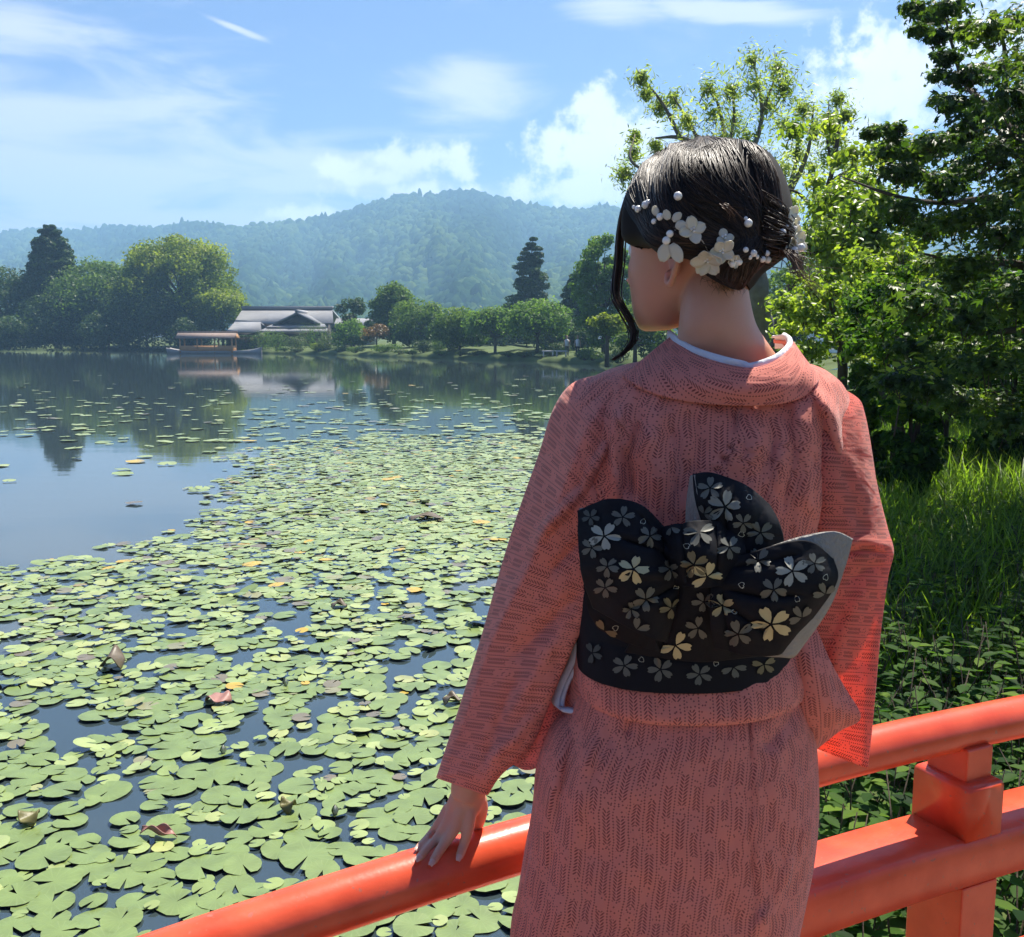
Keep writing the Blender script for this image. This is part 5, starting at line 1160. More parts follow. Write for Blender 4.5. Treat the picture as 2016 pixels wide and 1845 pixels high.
# --- obi
ob_rows = [R7(1045, 1150, 1598, 1.266, .115), R7(1100, 1147, 1594, 1.266, .120), R7(1180, 1143, 1580, 1.266, .123), R7(1250, 1141, 1568, 1.266, .124), R7(1296, 1141, 1562, 1.266, .1235)]
obi = cloth('obi', loft(ob_rows, 140, 60, 2.5, [([(1150, 1255), (1350, 1300), (1550, 1270)], .002, 4)], .002, seed=12), M_obi, thick=.004)
obi['label'] = 'black obi sash printed with pale cherry blossoms'
pieces = {
 'bow_loop': [
  [[(1140, 1006, 1.10), (1200, 984, 1.078), (1258, 995, 1.072), (1305, 1040, 1.088)], [(1142, 1075, 1.088), (1205, 1075, 1.058), (1270, 1085, 1.052), (1320, 1095, 1.075)], [(1150, 1138, 1.09), (1215, 1150, 1.058), (1282, 1165, 1.053), (1332, 1162, 1.076)], [(1170, 1195, 1.105), (1228, 1228, 1.078), (1282, 1256, 1.074), (1310, 1264, 1.092)]],
  [[(1366, 934, 1.10), (1400, 933, 1.086), (1464, 957, 1.084), (1511, 995, 1.10)], [(1372, 985, 1.09), (1408, 985, 1.068), (1476, 1005, 1.066), (1530, 1030, 1.094)], [(1385, 1030, 1.09), (1422, 1040, 1.068), (1482, 1055, 1.07), (1539, 1062, 1.10)], [(1400, 1085, 1.09), (1440, 1095, 1.075), (1490, 1100, 1.08), (1532, 1092, 1.102)]],
  [[(1398, 1118, 1.072), (1480, 1088, 1.058), (1582, 1064, 1.060), (1637, 1100, 1.078)], [(1398, 1165, 1.062), (1490, 1150, 1.046), (1592, 1140, 1.052), (1645, 1140, 1.078)], [(1398, 1220, 1.068), (1490, 1220, 1.053), (1574, 1207, 1.060), (1610, 1197, 1.080)], [(1408, 1272, 1.092), (1470, 1288, 1.082), (1520, 1288, 1.082), (1541, 1281, 1.09)]]],
 'bow_knot': [[[(1300, 1040, 1.085), (1370, 1028, 1.052), (1455, 1030, 1.085)], [(1310, 1085, 1.064), (1378, 1085, 1.032), (1465, 1082, 1.064)], [(1325, 1148, 1.076), (1382, 1156, 1.046), (1452, 1148, 1.076)]]],
 'bow_tail': [[[(1310, 1130, 1.085), (1385, 1135, 1.064), (1450, 1135, 1.08)], [(1268, 1215, 1.112), (1375, 1220, 1.092), (1462, 1215, 1.104)], [(1230, 1282, 1.134), (1370, 1300, 1.126), (1490, 1290, 1.132)]],
              [[(1150, 1150, 1.118), (1215, 1170, 1.10), (1290, 1200, 1.10)], [(1160, 1200, 1.122), (1220, 1225, 1.108), (1290, 1245, 1.108)], [(1180, 1235, 1.132), (1235, 1262, 1.124), (1300, 1280, 1.124)]]],
}
bow_folds = [([(1330, 1110), (1285, 1080), (1215, 1060)], .007, 7), ([(1330, 1130), (1270, 1130), (1190, 1120)], -.005, 9), ([(1330, 1150), (1280, 1180), (1230, 1200)], .008, 7), ([(1325, 1085), (1285, 1045), (1250, 1010)], .006, 7),
             ([(1440, 1120), (1500, 1110), (1580, 1090)], .005, 8), ([(1430, 1160), (1500, 1175), (1580, 1170)], .007, 7), ([(1430, 1190), (1480, 1225), (1530, 1260)], .007, 8), ([(1420, 1080), (1430, 1030), (1440, 970)], .006, 8), ([(1450, 1085), (1480, 1040), (1500, 1000)], .005, 8),
             ([(1345, 1035), (1350, 1085), (1358, 1150)], .008, 6), ([(1405, 1030), (1410, 1090), (1405, 1150)], .008, 6), ([(1340, 1150), (1320, 1220), (1300, 1290)], .006, 7), ([(1420, 1150), (1430, 1220), (1440, 1290)], .006, 8)]
obi_parts = [obi]
for nm, lst in pieces.items():
    for c in lst: obi_parts.append(cloth(nm, patch(c, 70, 70, wrinkle=.0008, seed=len(obi_parts), folds=bow_folds), M_obi, obi, thick=.003))
lin = [[[(1474, 1092, 1.087), (1570, 1058, 1.074), (1640, 1046, 1.080), (1677, 1060, 1.092)], [(1474, 1160, 1.08), (1570, 1135, 1.066), (1640, 1122, 1.084), (1661, 1118, 1.090)], [(1474, 1230, 1.09), (1560, 1220, 1.074), (1612, 1208, 1.086), (1630, 1196, 1.092)], [(1484, 1290, 1.105), (1538, 1293, 1.09), (1556, 1294, 1.092), (1566, 1288, 1.098)]],
       [[(1361, 940, 1.112), (1364, 936, 1.104), (1370, 935, 1.094)], [(1354, 990, 1.12), (1366, 990, 1.10), (1380, 990, 1.084)], [(1352, 1030, 1.122), (1374, 1034, 1.10), (1398, 1036, 1.086)]],
       [[(1140, 1008, 1.105), (1170, 1000, 1.098), (1198, 990, 1.090)], [(1141, 1001, 1.112), (1170, 996, 1.106), (1198, 986, 1.10)]]]
for c in lin: cloth('bow_lining', patch(c, 36, 36), M_lining, obi, thick=.002)
# blossoms printed on the sash, laid on its surface
bpy.context.view_layer.update()
def bvh_of(objs):
    Vs, Fs, n = [], [], 0
    dg = bpy.context.evaluated_depsgraph_get()
    for o in objs:
        e = o.evaluated_get(dg); me = e.to_mesh(); M = np.array(e.matrix_world)
        co = np.empty(len(me.vertices) * 3, np.float32); me.vertices.foreach_get('co', co); co = co.reshape(-1, 3) @ M[:3, :3].T + M[:3, 3]
        Vs.append(co); Fs += [[v + n for v in p.vertices] for p in me.polygons]; n += len(co); e.to_mesh_clear()
    return BVHTree.FromPolygons([tuple(v) for v in np.concatenate(Vs)], Fs)
obi_bvh = bvh_of(obi_parts)
def shoot(bv, px, py):
    d = (W(px, py, 1.0) - CAM).normalized(); h, n, i, dist = bv.ray_cast(CAM, d)
    return (h, n if n is None or n.dot(d) < 0 else -n)
def crop2(cx, cy): return ((1150 + cx * .5456) / 1.24, (1100 + cy * .5456) / 1.24)
def bl_mat(t, gold):
    g = np.array([.60, .52, .28]) if gold else np.array([.42, .42, .34])
    return plain('blossom_print', tuple(g * t), .5, .4, .15, 60, metal=.15)
BM = {}
def bmat(t, gold):
    k = (round(t * 4), gold)
    if k not in BM: BM[k] = bl_mat(max(.12, k[0] / 4), gold)
    return BM[k]
def petal2d():
    pts = [(0.08, 0), (.32, .13), (.62, .21), (.86, .19), (1.0, .10), (.90, 0.0), (1.0, -.10), (.86, -.19), (.62, -.21), (.32, -.13)]
    return np.array(pts)
def lay(bv, poly, eps=.0022):
    hs = [shoot(bv, x, y) for x, y in poly]
    if any(h[0] is None for h in hs): return None
    ds = [(h[0] - CAM).length for h in hs]
    if max(ds) - min(ds) > .022: return None
    return [h[0] + h[1] * eps for h in hs]
flw = [(540, 300, 36, .2, 0), (680, 300, 44, .5, 0), (600, 385, 62, .85, 0), (545, 435, 42, .6, 0), (615, 520, 44, .7, 0), (725, 535, 60, .95, 1), (795, 385, 44, .35, 0), (605, 610, 46, .4, 0), (780, 660, 50, .45, 0), (720, 712, 36, .3, 0), (600, 800, 52, .4, 1), (742, 798, 50, .35, 0), (885, 535, 46, .4, 0), (890, 702, 46, .4, 1), (1020, 370, 55, .55, 0), (1000, 508, 52, .45, 1), (1052, 560, 58, .85, 1), (1150, 435, 44, .4, 0), (1040, 672, 46, .3, 0), (1118, 692, 52, .75, 1), (1015, 790, 50, .4, 0), (915, 866, 62, .85, 1), (1195, 815, 56, .4, 0), (1072, 172, 46, .55, 0), (1132, 252, 62, .75, 0), (1048, 282, 36, .35, 0), (1215, 322, 38, .4, 0), (1290, 366, 54, .5, 0), (1285, 490, 50, .5, 0), (1435, 540, 64, .9, 0), (1530, 506, 46, .35, 0), (1350, 622, 52, .5, 0), (1340, 772, 80, 1.0, 1), (1475, 745, 50, .35, 0), (1578, 640, 46, .3, 0), (690, 962, 50, .4, 0), (848, 978, 50, .35, 0), (1020, 1000, 50, .45, 0), (1170, 968, 50, .4, 0), (1305, 955, 46, .45, 1), (548, 905, 40, .2, 0), (900, 345, 34, .3, 0)]
pr = random.Random(3); PT = petal2d()
for cx, cy_, rad, tone, gold in flw:
    x0, y0 = crop2(cx, cy_); rr = rad * .5456 / 1.24 * 1.18; a0 = pr.random() * 6.28; V, F = [], []
    sq = .82 + .18 * pr.random()
    for k in range(5):
        a = a0 + k * 2 * math.pi / 5; ca, sa = math.cos(a), math.sin(a)
        h = lay(obi_bvh, [(x0 + rr * (p[0] * ca - p[1] * 1.25 * sa), y0 + rr * sq * (p[0] * sa + p[1] * 1.25 * ca)) for p in PT])
        if h is None: continue
        n = len(V); V += [tuple(q) for q in h]; F += [[n, n + i, n + i + 1] for i in range(1, 9)]
    if V: wlink('blossom', mesh_np('blossom', V, [np.array(F)]), bmat(tone * .8 if tone > .7 else tone * .5, gold), obi)
for cx, cy_ in [(765, 320), (970, 428), (1240, 215), (1210, 600), (1455, 662), (650, 788), (765, 935), (1092, 950), (1175, 722), (910, 612), (1580, 566), (1205, 372)]:
    x0, y0 = crop2(cx, cy_); a = pr.random() * 6.28; ca, sa = math.cos(a), math.sin(a); V, F = [], []
    ring = [(.9 * p[0] - .5, p[1] * 1.7) for p in PT]
    o_ = lay(obi_bvh, [(x0 + 15 * (x * ca - y * sa), y0 + 15 * (x * sa + y * ca)) for x, y in ring]); i_ = lay(obi_bvh, [(x0 + 12.4 * (x * ca - y * sa), y0 + 12.4 * (x * sa + y * ca)) for x, y in ring])
    if o_ and i_:
        V = [tuple(q) for q in o_ + i_]; n = len(ring); F = [[i, (i + 1) % n, n + (i + 1) % n, n + i] for i in range(n)]
        wlink('petal_outline', mesh_np('petal_outline', V, [np.array(F)]), bmat(.9, 0), obi)
# --- head, neck, arms, hands: one continuous skin
HC = W(1371, 485, 1.285); YAW = R(47)
MH = Matrix.Translation(HC) @ Matrix.Rotation(YAW, 4, 'Z') @ Matrix.Rotation(R(-4), 4, 'X')
MHn = np.array(MH); MHi = np.array(MH.inverted())
def head_mesh():
    S = [(-.104, .084, .050, .014), (-.099, .090, .028, .027), (-.086, .0935, .008, .0385), (-.068, .094, -.020, .049), (-.045, .094, -.055, .0575), (-.02, .093, -.078, .064), (.005, .0915, -.089, .0685), (.03, .0955, -.0945, .0715), (.055, .0915, -.093, .0705), (.075, .079, -.082, .063), (.092, .054, -.060, .047), (.102, .028, -.032, .027), (.1065, .006, -.008, .008)]
    A = spline(np.array(S), 46); n = 56; V = []
    for z, yf, yb, w in A:
        for a in np.linspace(0, 2 * math.pi, n, endpoint=False):
            c, s = math.cos(a), math.sin(a); cy_, ry_ = (yf + yb) / 2, (yf - yb) / 2
            e = .88; x = w * math.copysign(abs(c) ** e, c); y = cy_ + ry_ * math.copysign(abs(s) ** e, s)
            if s > 0:
                y += .021 * math.exp(-(x / .0085) ** 2) * math.exp(-((z + .033) / .012) ** 2) + .010 * math.exp(-(x / .006) ** 2) * math.exp(-((z + .012) / .014) ** 2)   # nose
                y += .005 * math.exp(-(x / .018) ** 2) * math.exp(-((z + .062) / .006) ** 2) - .003 * math.exp(-(x / .02) ** 2) * math.exp(-((z + .0665) / .002) ** 2) + .0045 * math.exp(-(x / .015) ** 2) * math.exp(-((z + .071) / .005) ** 2)   # lips
                y -= .007 * math.exp(-((abs(x) - .031) / .014) ** 2) * math.exp(-((z - .002) / .011) ** 2)                    # eye sockets
                y += .004 * math.exp(-((abs(x) - .042) / .018) ** 2) * math.exp(-((z + .028) / .018) ** 2)                    # cheek
            V.append((x, y, z))
    V = np.array(V); i = np.arange(45)[:, None] * n; j = np.arange(n)[None]; k = (j + 1) % n
    F = [np.stack([i + j, i + k, i + n + k, i + n + j], -1).reshape(-1, 4), np.array([list(range(n))[::-1]]), np.array([list(range(45 * n, 46 * n))])]
    return V @ MHn[:3, :3].T + MHn[:3, 3], F
def ear(side):
    # outer rim as a tube plus a shallow cup, in head space
    P = [(-.003, .008), (.004, .026), (-.006, .033), (-.018, .028), (-.023, .012), (-.019, -.006), (-.012, -.019), (-.004, -.028), (.003, -.024), (.002, -.012)]
    Q = [Vector((side * (.069 + .017 * max(0, min(1, (-y + .004) / .02)) + .002), -.006 + y * 1.15, -.022 + z * 1.08)) for y, z in P]
    rim = spline(Q, 40); r_ = np.interp(np.linspace(0, 1, 40), [0, .2, .5, .75, .9, 1], [.003, .0042, .0042, .0045, .0062, .003])
    V1, F1 = tube(rim, r_, 8); ah = spline([Vector((side * .0775, -.010, .004)), Vector((side * .079, -.019, -.010)), Vector((side * .078, -.021, -.026)), Vector((side * .074, -.012, -.036))], 20); V3, F3 = tube(ah, .0026, 7)
    c = np.array([side * .071, -.014, -.020]); 
    cup = []; m = 12
    for k in range(m):
        a = k / m * 2 * math.pi
        cup.append(c + np.array([side * .006 * (-math.cos(a) * .8 + .3), .0125 * math.cos(a), .023 * math.sin(a) - .002]))
    cup = np.array(cup); off = np.array([side * -.007, .004, 0])
    V2 = np.concatenate([cup, cup + off]); i = np.arange(m); F2 = [np.stack([i, (i + 1) % m, m + (i + 1) % m, m + i], -1), np.array([list(range(m))[::-1]]), np.array([list(range(m, 2 * m))])]
    tf = lambda V: np.asarray(V) @ MHn[:3, :3].T + MHn[:3, 3]
    return [(tf(V1), F1), (tf(V2), F2), (tf(V3), F3)]
rail_bvh = bvh_of([rail_obj])
def crop3(cx, cy): return ((950 + cx * .2976) / 1.24, (1800 + cy * .2976) / 1.24)
def rail_d(px, py, dflt):
    d = (W(px, py, 1.0) - CAM); h, n, i, dist = rail_bvh.ray_cast(CAM, d.normalized())
    return dflt if h is None else (h - CAM).length / d.length
def finger(pts, radii):
    Q = spline([W(*p) for p in pts], 22); r_ = np.interp(np.linspace(0, 1, 22), np.linspace(0, 1, len(radii)), radii)
    t = np.linspace(0, 1, 22); r_ = np.where(t > .93, r_ * np.sqrt(np.clip(1 - ((t - .93) / .08) ** 2, .15, 1)), r_)
    return tube(Q, r_, 12)
NAILS = []
def left_hand():
    out = []
    # knuckle row and wrist (photo position, depth)
    K = {'index': [(672, 610), (648, 760), (612, 880), (570, 1000)], 'middle': [(590, 590), (528, 760), (440, 890), (345, 1042)], 'ring': [(528, 570), (470, 720), (370, 860), (225, 1010)], 'pinky': [(492, 560), (420, 690), (340, 800), (222, 925)]}
    rad = {'index': [.0085, .0082, .0072, .0058], 'middle': [.0088, .0085, .0074, .006], 'ring': [.0085, .0082, .0072, .0058], 'pinky': [.0075, .0072, .0064, .0052]}
    base_d = {'index': 1.362, 'middle': 1.364, 'ring': 1.372, 'pinky': 1.384}
    for f, P in K.items():
        pts = []
        for k, c in enumerate(P):
            x, y = crop3(*c); t = k / 3
            dr = rail_d(x, y, 9)
            d0 = base_d[f] + .020 * t - .010 * math.sin(t * math.pi)
            d = min(d0, dr - rad[f][k] * .85) if dr < 5 else d0
            if k == 3: d = (dr if dr < 5 else d0 + .01) - rad[f][k] * .75
            pts.append((x, y, d))
        out.append(finger(pts, rad[f])); NAILS.append((pts, f))
    # back of the hand as a lofted slab from wrist to knuckles
    rows = [((600, 360), (800, 380), 1.372, .018), ((515, 440), (790, 470), 1.368, .0175), ((478, 520), (770, 560), 1.366, .0165), ((455, 600), (725, 640), 1.368, .0145), ((470, 660), (690, 690), 1.372, .010)]
    V = []; n = 24
    R_ = spline(np.array([(a[0], a[1], b[0], b[1], d, h) for a, b, d, h in rows], float), 16)
    for ax_, ay, bx_, by, d, h in R_:
        xl, yl = crop3(ax_, ay); xr, yr = crop3(bx_, by)
        for q in range(n):
            a = q / n * 2 * math.pi; f = (math.cos(a) + 1) / 2
            V.append(W(xl + (xr - xl) * f, yl + (yr - yl) * f, d + .010 * (1 - f) + h * math.sin(a)))
    i = np.arange(15)[:, None] * n; j = np.arange(n)[None]; k = (j + 1) % n
    out.append((np.array([tuple(v) for v in V]), [np.stack([i + j, i + k, i + n + k, i + n + j], -1).reshape(-1, 4), np.array([list(range(n))[::-1]]), np.array([list(range(15 * n, 16 * n))])]))
    th = [(*crop3(735, 500), 1.372), (*crop3(752, 590), 1.385), (*crop3(735, 690), 1.400), (*crop3(705, 770), 1.420)]
    out.append(finger(th, [.0115, .0105, .009, .007])); NAILS.append((th, 'thumb'))
    return out
def right_hand():
    out = []; w = W(1520, 1150, 1.43); f = Vector((-.9, .25, -.25)).normalized(); s = Vector((.1, .5, -.85)).normalized()
    c = w + f * .05
    out.append(tube([w, w + f * .03, w + f * .06, w + f * .085], [.024, .032, .034, .024], 14))
    for k in range(4):
        b = w + f * .08 + s * (k - 1.5) * .017
        out.append(tube(spline([b, b + f * .03 + Vector((0, -.006, 0)), b + f * .05 + Vector((.006, -.02, -.006)), b + f * .045 + Vector((.02, -.034, -.01))], 12), np.linspace(.0085, .006, 12), 8))
    out.append(tube(spline([w + f * .02 - s * .02, w + f * .05 - s * .036, w + f * .08 - s * .03], 10), np.linspace(.011, .007, 10), 8))
    return out
def body():
    mb = MB(); V, F = head_mesh(); mb.add(V, F)
    for s in (-1, 1):
        for V, F in ear(s): mb.add(V, F)
    def ring(rows, n=40, e=2.2):
        V, F, uv = loft(rows, n, 40, e, sag=True); 
        k = n + 1; caps = [np.array([list(range(n))]), np.array([list(range(39 * k, 39 * k + n))[::-1]])]
        # close the seam by welding the last column onto the first
        F = F.copy(); F = np.where(F % k == n, F - n, F); mb.add(V, [F] + caps)
    # neck widening into the shoulders
    ring([R7(520, 1354, 1470, 1.272, .049), R7(560, 1347, 1473, 1.268, .051), R7(600, 1340, 1479, 1.264, .053), R7(640, 1336, 1490, 1.264, .054), R7(675, 1330, 1512, 1.274, .056), R7(710, 1305, 1540, 1.290, .058), R7(745, 1250, 1590, 1.295, .06)], 48, 2.1)
    ring([R7(735, 1260, 1590, 1.272, .060), R7(790, 1170, 1640, 1.272, .080), R7(900, 1180, 1622, 1.27, .088), R7(1050, 1195, 1585, 1.27, .085), R7(1200, 1200, 1530, 1.27, .085), R7(1330, 1190, 1540, 1.272, .09), R7(1500, 1110, 1560, 1.275, .098), R7(1600, 1110, 1560, 1.275, .095)])
    for sx, (a, b) in enumerate([((1225, 1240), (1210, 1150)), ((1445, 1430), (1440, 1400))]):
        x0 = [1225, 1450][sx]
        P = [W(x0, 1560, 1.275), W(x0 + 5, 1900, 1.28), W(x0 + [10, -10][sx], 2200, 1.29), W(x0 + [15, -20][sx], 2500, 1.30), W(x0 + [15, -20][sx], 2690, 1.30)]
        mb.tube(spline(P, 20), np.interp(np.linspace(0, 1, 20), [0, .3, .5, .7, 1], [.078, .062, .05, .045, .032]), 16)
        f0 = Vector(P[-1]); f0.z = DECK_Z + .045
        mb.tube([f0 + Vector((0, -.05, 0)), f0 + Vector((0, 0, .0)), f0 + Vector((0, .1, -.012)), f0 + Vector((0, .16, -.02))], [.028, .034, .032, .014], 12)
    mb.tube(spline([W(1205, 815, 1.27), W(1122, 940, 1.29), W(1055, 1190, 1.315), W(985, 1400, 1.345), W(930, 1530, 1.366), W(916, 1572, 1.368)], 30), np.interp(np.linspace(0, 1, 30), [0, .25, .5, .75, 1], [.040, .036, .032, .028, .0215]), 18)
    mb.tube(spline([W(1600, 810, 1.27), W(1638, 930, 1.262), W(1668, 1062, 1.275), W(1630, 1110, 1.34), W(1520, 1150, 1.43)], 30), np.interp(np.linspace(0, 1, 30), [0, .25, .5, .75, 1], [.044, .036, .030, .026, .02]), 18)
    for V, F in left_hand() + right_hand(): mb.add(V, F)
    me = mb.mesh('body', True); o = wlink('body', me, M_skin)
    r_ = o.modifiers.new('one_surface', 'REMESH'); r_.mode = 'VOXEL'; r_.voxel_size = .0024; r_.use_smooth_shade = True
    s = o.modifiers.new('soften', 'SMOOTH'); s.factor = .5; s.iterations = 4
    return o
body_o = body()
M_nail = plain('fingernail', (0.62, 0.36, 0.29), .3, .5)
for pts, f in NAILS:
    a, b = W(*pts[-2]), W(*pts[-1]); t = (b - a).normalized(); toc = (CAM - b).normalized(); up = (toc - t * toc.dot(t)).normalized(); up = (up + Vector((0, 0, .35))).normalized(); up = (up - t * up.dot(t)).normalized(); s = t.cross(up)
    V = []
    rr = .0050 if f != 'pinky' else .0043
    for i in range(7):
        for j in range(5):
            u = (j - 2) / 2; w = rr * .8 * (1 if i < 5 else (.9 if i == 5 else .6)); an = u * .9
            V.append(tuple(b + t * (-.0085 + i * .0021) + s * (w * math.sin(an) / .78) + up * (rr * (math.cos(an) * .95 + .04) - .0004 * max(0, i - 4) ** 2)))
    i = np.arange(6)[:, None] * 5; j = np.arange(4)[None]
    wlink('fingernail', mesh_np('fingernail', V, [np.stack([i + j, i + j + 1, i + 6 + j, i + 5 + j], -1).reshape(-1, 4)], True), M_nail)
M_eye = plain('eye_white', (.8, .8, .78), .2, .5); M_iris = plain('dark_iris', (.03, .015, .01), .15, .5); M_lip = plain('lips', (.45, .13, .12), .4, .5)
for sx in (-1, 1):
    bm = bmesh.new(); bmesh.ops.create_uvsphere(bm, u_segments=16, v_segments=10, radius=.0115); bm.transform(MH @ Matrix.Translation((sx * .031, .0725, .002))); me = bpy.data.meshes.new('eye'); bm.to_mesh(me); bm.free()
    e = wlink('eye', me, M_eye)
    bm = bmesh.new(); bmesh.ops.create_uvsphere(bm, u_segments=12, v_segments=8, radius=.0055); bm.transform(MH @ Matrix.Translation((sx * .031, .0795, .002))); me = bpy.data.meshes.new('iris'); bm.to_mesh(me); bm.free()
    wlink('iris', me, M_iris, e)
# sandals
M_zori = plain('sandal', (.25, .08, .07), .6, .3)
for x0 in (1240, 1430):
    f = W(x0, 2690, 1.30); m = MB()
    m.tube([(f.x, f.y - .085, DECK_Z + .013), (f.x, f.y - .07, DECK_Z + .013), (f.x, f.y + .05, DECK_Z + .013), (f.x, f.y + .16, DECK_Z + .013), (f.x, f.y + .185, DECK_Z + .013)], [.012, .036, .04, .036, .012], 14)
    V = np.concatenate(m.V); V[:, 2] = DECK_Z + .013 + np.clip(V[:, 2] - DECK_Z - .013, -.012, .012)
    wlink('sandal', mesh_np('sandal', V, m.F), M_zori)

# --- hair
def hair_mat(name, c, c2, rough=.34):
    m, nt, p = mat_new(name); N = nt.nodes.new; L = nt.links.new
    at_ = N('ShaderNodeAttribute'); at_.attribute_name = 'rnd'; mx = N('ShaderNodeMix'); mx.data_type = 'RGBA'; L(at_.outputs['Fac'], mx.inputs['Factor']); mx.inputs['A'].default_value = (*c, 1); mx.inputs['B'].default_value = (*c2, 1)
    L(mx.outputs['Result'], p.inputs['Base Color']); p.inputs['Roughness'].default_value = rough; p.inputs['Specular IOR Level'].default_value = .38
    return m
M_hair = hair_mat('black_brown_hair', (.006, .005, .0045), (.085, .05, .031), .46); M_hairb = hair_mat('brown_hair_ends', (.03, .016, .009), (.16, .085, .045), .4)
M_cap = hair_mat('hair_mass', (.005, .0042, .004), (.02, .012, .01), .9)
hr = np.random.default_rng(31)
hair_rows = [R7(276, 1400, 1440, 1.272, .014), R7(281, 1362, 1468, 1.272, .045), R7(292, 1322, 1497, 1.270, .072), R7(315, 1284, 1523, 1.268, .092), R7(350, 1253, 1541, 1.265, .104), R7(395, 1234, 1553, 1.261, .108), R7(440, 1228, 1557, 1.258, .108), R7(474, 1238, 1557, 1.255, .106),
             R7(496, 1292, 1548, 1.243, .090), R7(516, 1350, 1526, 1.236, .072), R7(536, 1388, 1500, 1.234, .062), R7(554, 1416, 1486, 1.236, .053), R7(566, 1436, 1474, 1.238, .047)]
V, F, uv = loft(hair_rows, 140, 110, 2.05, sag=False)
loc = V @ MHi[:3, :3].T + MHi[:3, 3]
# broad lobes of combed hair
lob = .0050 * np.sin(8 * np.arctan2(loc[:, 0] + .02, loc[:, 1] - .03) + 20 * loc[:, 2])
cen = np.array(W(1395, 425, 1.265)); dirs = V - cen; dirs /= np.linalg.norm(dirs, axis=1)[:, None]; V = V + dirs * lob[:, None]
fl = loc[F].mean(1); keep = ~((fl[:, 1] > .052) & (fl[:, 2] < .062) & (np.abs(fl[:, 0]) < .062)) & ~((fl[:, 1] > .03) & (fl[:, 2] < .0))
hair = wlink('hair', mesh_np('hair', V, [F[keep]], True, attrs={'rnd': np.zeros(len(V)) + .05}), M_cap)
hair['label'] = 'dark hair pinned up in a low side bun'
hs = hair.modifiers.new('t', 'SOLIDIFY'); hs.thickness = .004; hs.offset = -1
hair_bvh = BVHTree.FromPolygons([tuple(v) for v in V], [tuple(f) for f in F])
CEN = Vector(cen)
def on_hair(p, off):
    d = (p - CEN).normalized(); h, n, i, ds = hair_bvh.ray_cast(CEN, d)
    return None if h is None else h + d * off
def strand(mb, ctrl, rad, off0, off1, n=20, sides=4, tone=0.0):
    Q = spline(ctrl, n); out = []
    for k, q in enumerate(Q):
        t = k / (n - 1); h = on_hair(Vector(q), off0 + (off1 - off0) * math.sin(t * math.pi))
        if h is None: return
        out.append(h)
    tt = np.linspace(0, 1, n); mb.tube(out, rad * (np.clip(np.minimum(tt * 6 + .35, (1 - tt) * 5 + .25), 0, 1)), sides, False, tone)
mb = MB()
def rj(a, b): return float(hr.uniform(a, b))
for k in range(6500):
    g = hr.random(); wv = hr.normal() * 9
    if g < .34:      # swept back from the temple over the left side
        q = hr.random(); s = (1420 - 165 * q + rj(-15, 15), 281 + 75 * q ** 2 + rj(0, 8)); m1 = (1345 - 105 * q + rj(-10, 10), 330 + 115 * q + rj(-25, 20)); e = (rj(1370, 1500), rj(470, 530)); ds, dm, de = 1.27, 1.18, 1.14
        m2 = ((m1[0] + e[0]) / 2 - 25, (m1[1] + e[1]) / 2 + 12)
    elif g < .62:    # over the crown
        s = (rj(1370, 1440), rj(276, 290)); m1 = (rj(1340, 1470), rj(320, 390)); e = (rj(1470, 1540), rj(430, 500)); ds, dm, de = 1.27, 1.17, 1.14
        m2 = ((m1[0] + e[0]) / 2 + wv, (m1[1] + e[1]) / 2)
    elif g < .80:    # right side, curving down to the bun
        s = (rj(1400, 1470), rj(277, 290)); m1 = (rj(1450, 1552), rj(315, 400)); e = (rj(1510, 1557), rj(430, 500)); ds, dm, de = 1.27, 1.21, 1.18
        m2 = ((m1[0] + e[0]) / 2 + 8, (m1[1] + e[1]) / 2)
    else:            # nape, combed up
        q = hr.random(); s = (1395 + 120 * q + rj(-6, 6), 540 + 26 * math.sin(q * 3.0) - 25 * max(0, q - .55) + rj(-6, 4)); m1 = (1400 + 140 * q + rj(-6, 10), 512 + rj(-8, 12)); e = (rj(1470, 1552), rj(455, 500)); ds, dm, de = 1.19, 1.16, 1.15
        m2 = ((m1[0] + e[0]) / 2, (m1[1] + e[1]) / 2)
    strand(mb, [W(*s, ds), W(*m1, dm), W(*m2, (dm + de) / 2), W(*e, de)], rj(.00035, .0008), rj(-.0004, .0012), rj(.0002, .0055) * (1 if hr.random() < .8 else 1.5), 16, 3, float(np.clip(.25 + .3 * hr.normal(), 0, 1)))
for k in range(70):   # flyaways
    a0 = rj(0, 1); s = (1260 + 260 * a0, 300 - 20 * math.sin(a0 * 3.1) + rj(0, 20)); e = (s[0] + rj(-30, 30), s[1] + rj(-6, 18)); m1 = ((s[0] + e[0]) / 2, s[1] - rj(0, 10))
    strand(mb, [W(*s, 1.26), W(*m1, 1.26), W(*e, 1.25)], .00022, .0005, rj(.002, .008), 12, 3, .6)
stuff(mb.obj('hair_strands', M_hair, None, True)).parent = hair
def bundle(name, path, n, spread, rad, mat, tone=(.2, .7), seg=40, taper=True, par=None, frayed=0.0):
    mb = MB(); base = spline([W(*p) for p in path], seg)
    for k in range(n):
        o = hr.normal(size=3) * spread; ph = hr.random() * 6.28; end = hr.normal(size=3) * frayed; t = np.linspace(0, 1, seg)[:, None]
        tw = .5 * spread * np.concatenate([np.cos(5 * t + ph), np.sin(5 * t + ph), np.sin(4 * t + ph)], 1)
        fade = np.clip(np.minimum(t * 6, (1 - t) * 3.5 + .18), 0, 1)
        mb.tube(base + o * fade + tw * fade + end * t ** 2, rad * (np.clip(1.15 - t[:, 0], .15, 1) if taper else 1), 5, False, rj(*tone))
    ob = mb.obj(name, mat, None, True); ob.parent = par or hair; return stuff(ob)
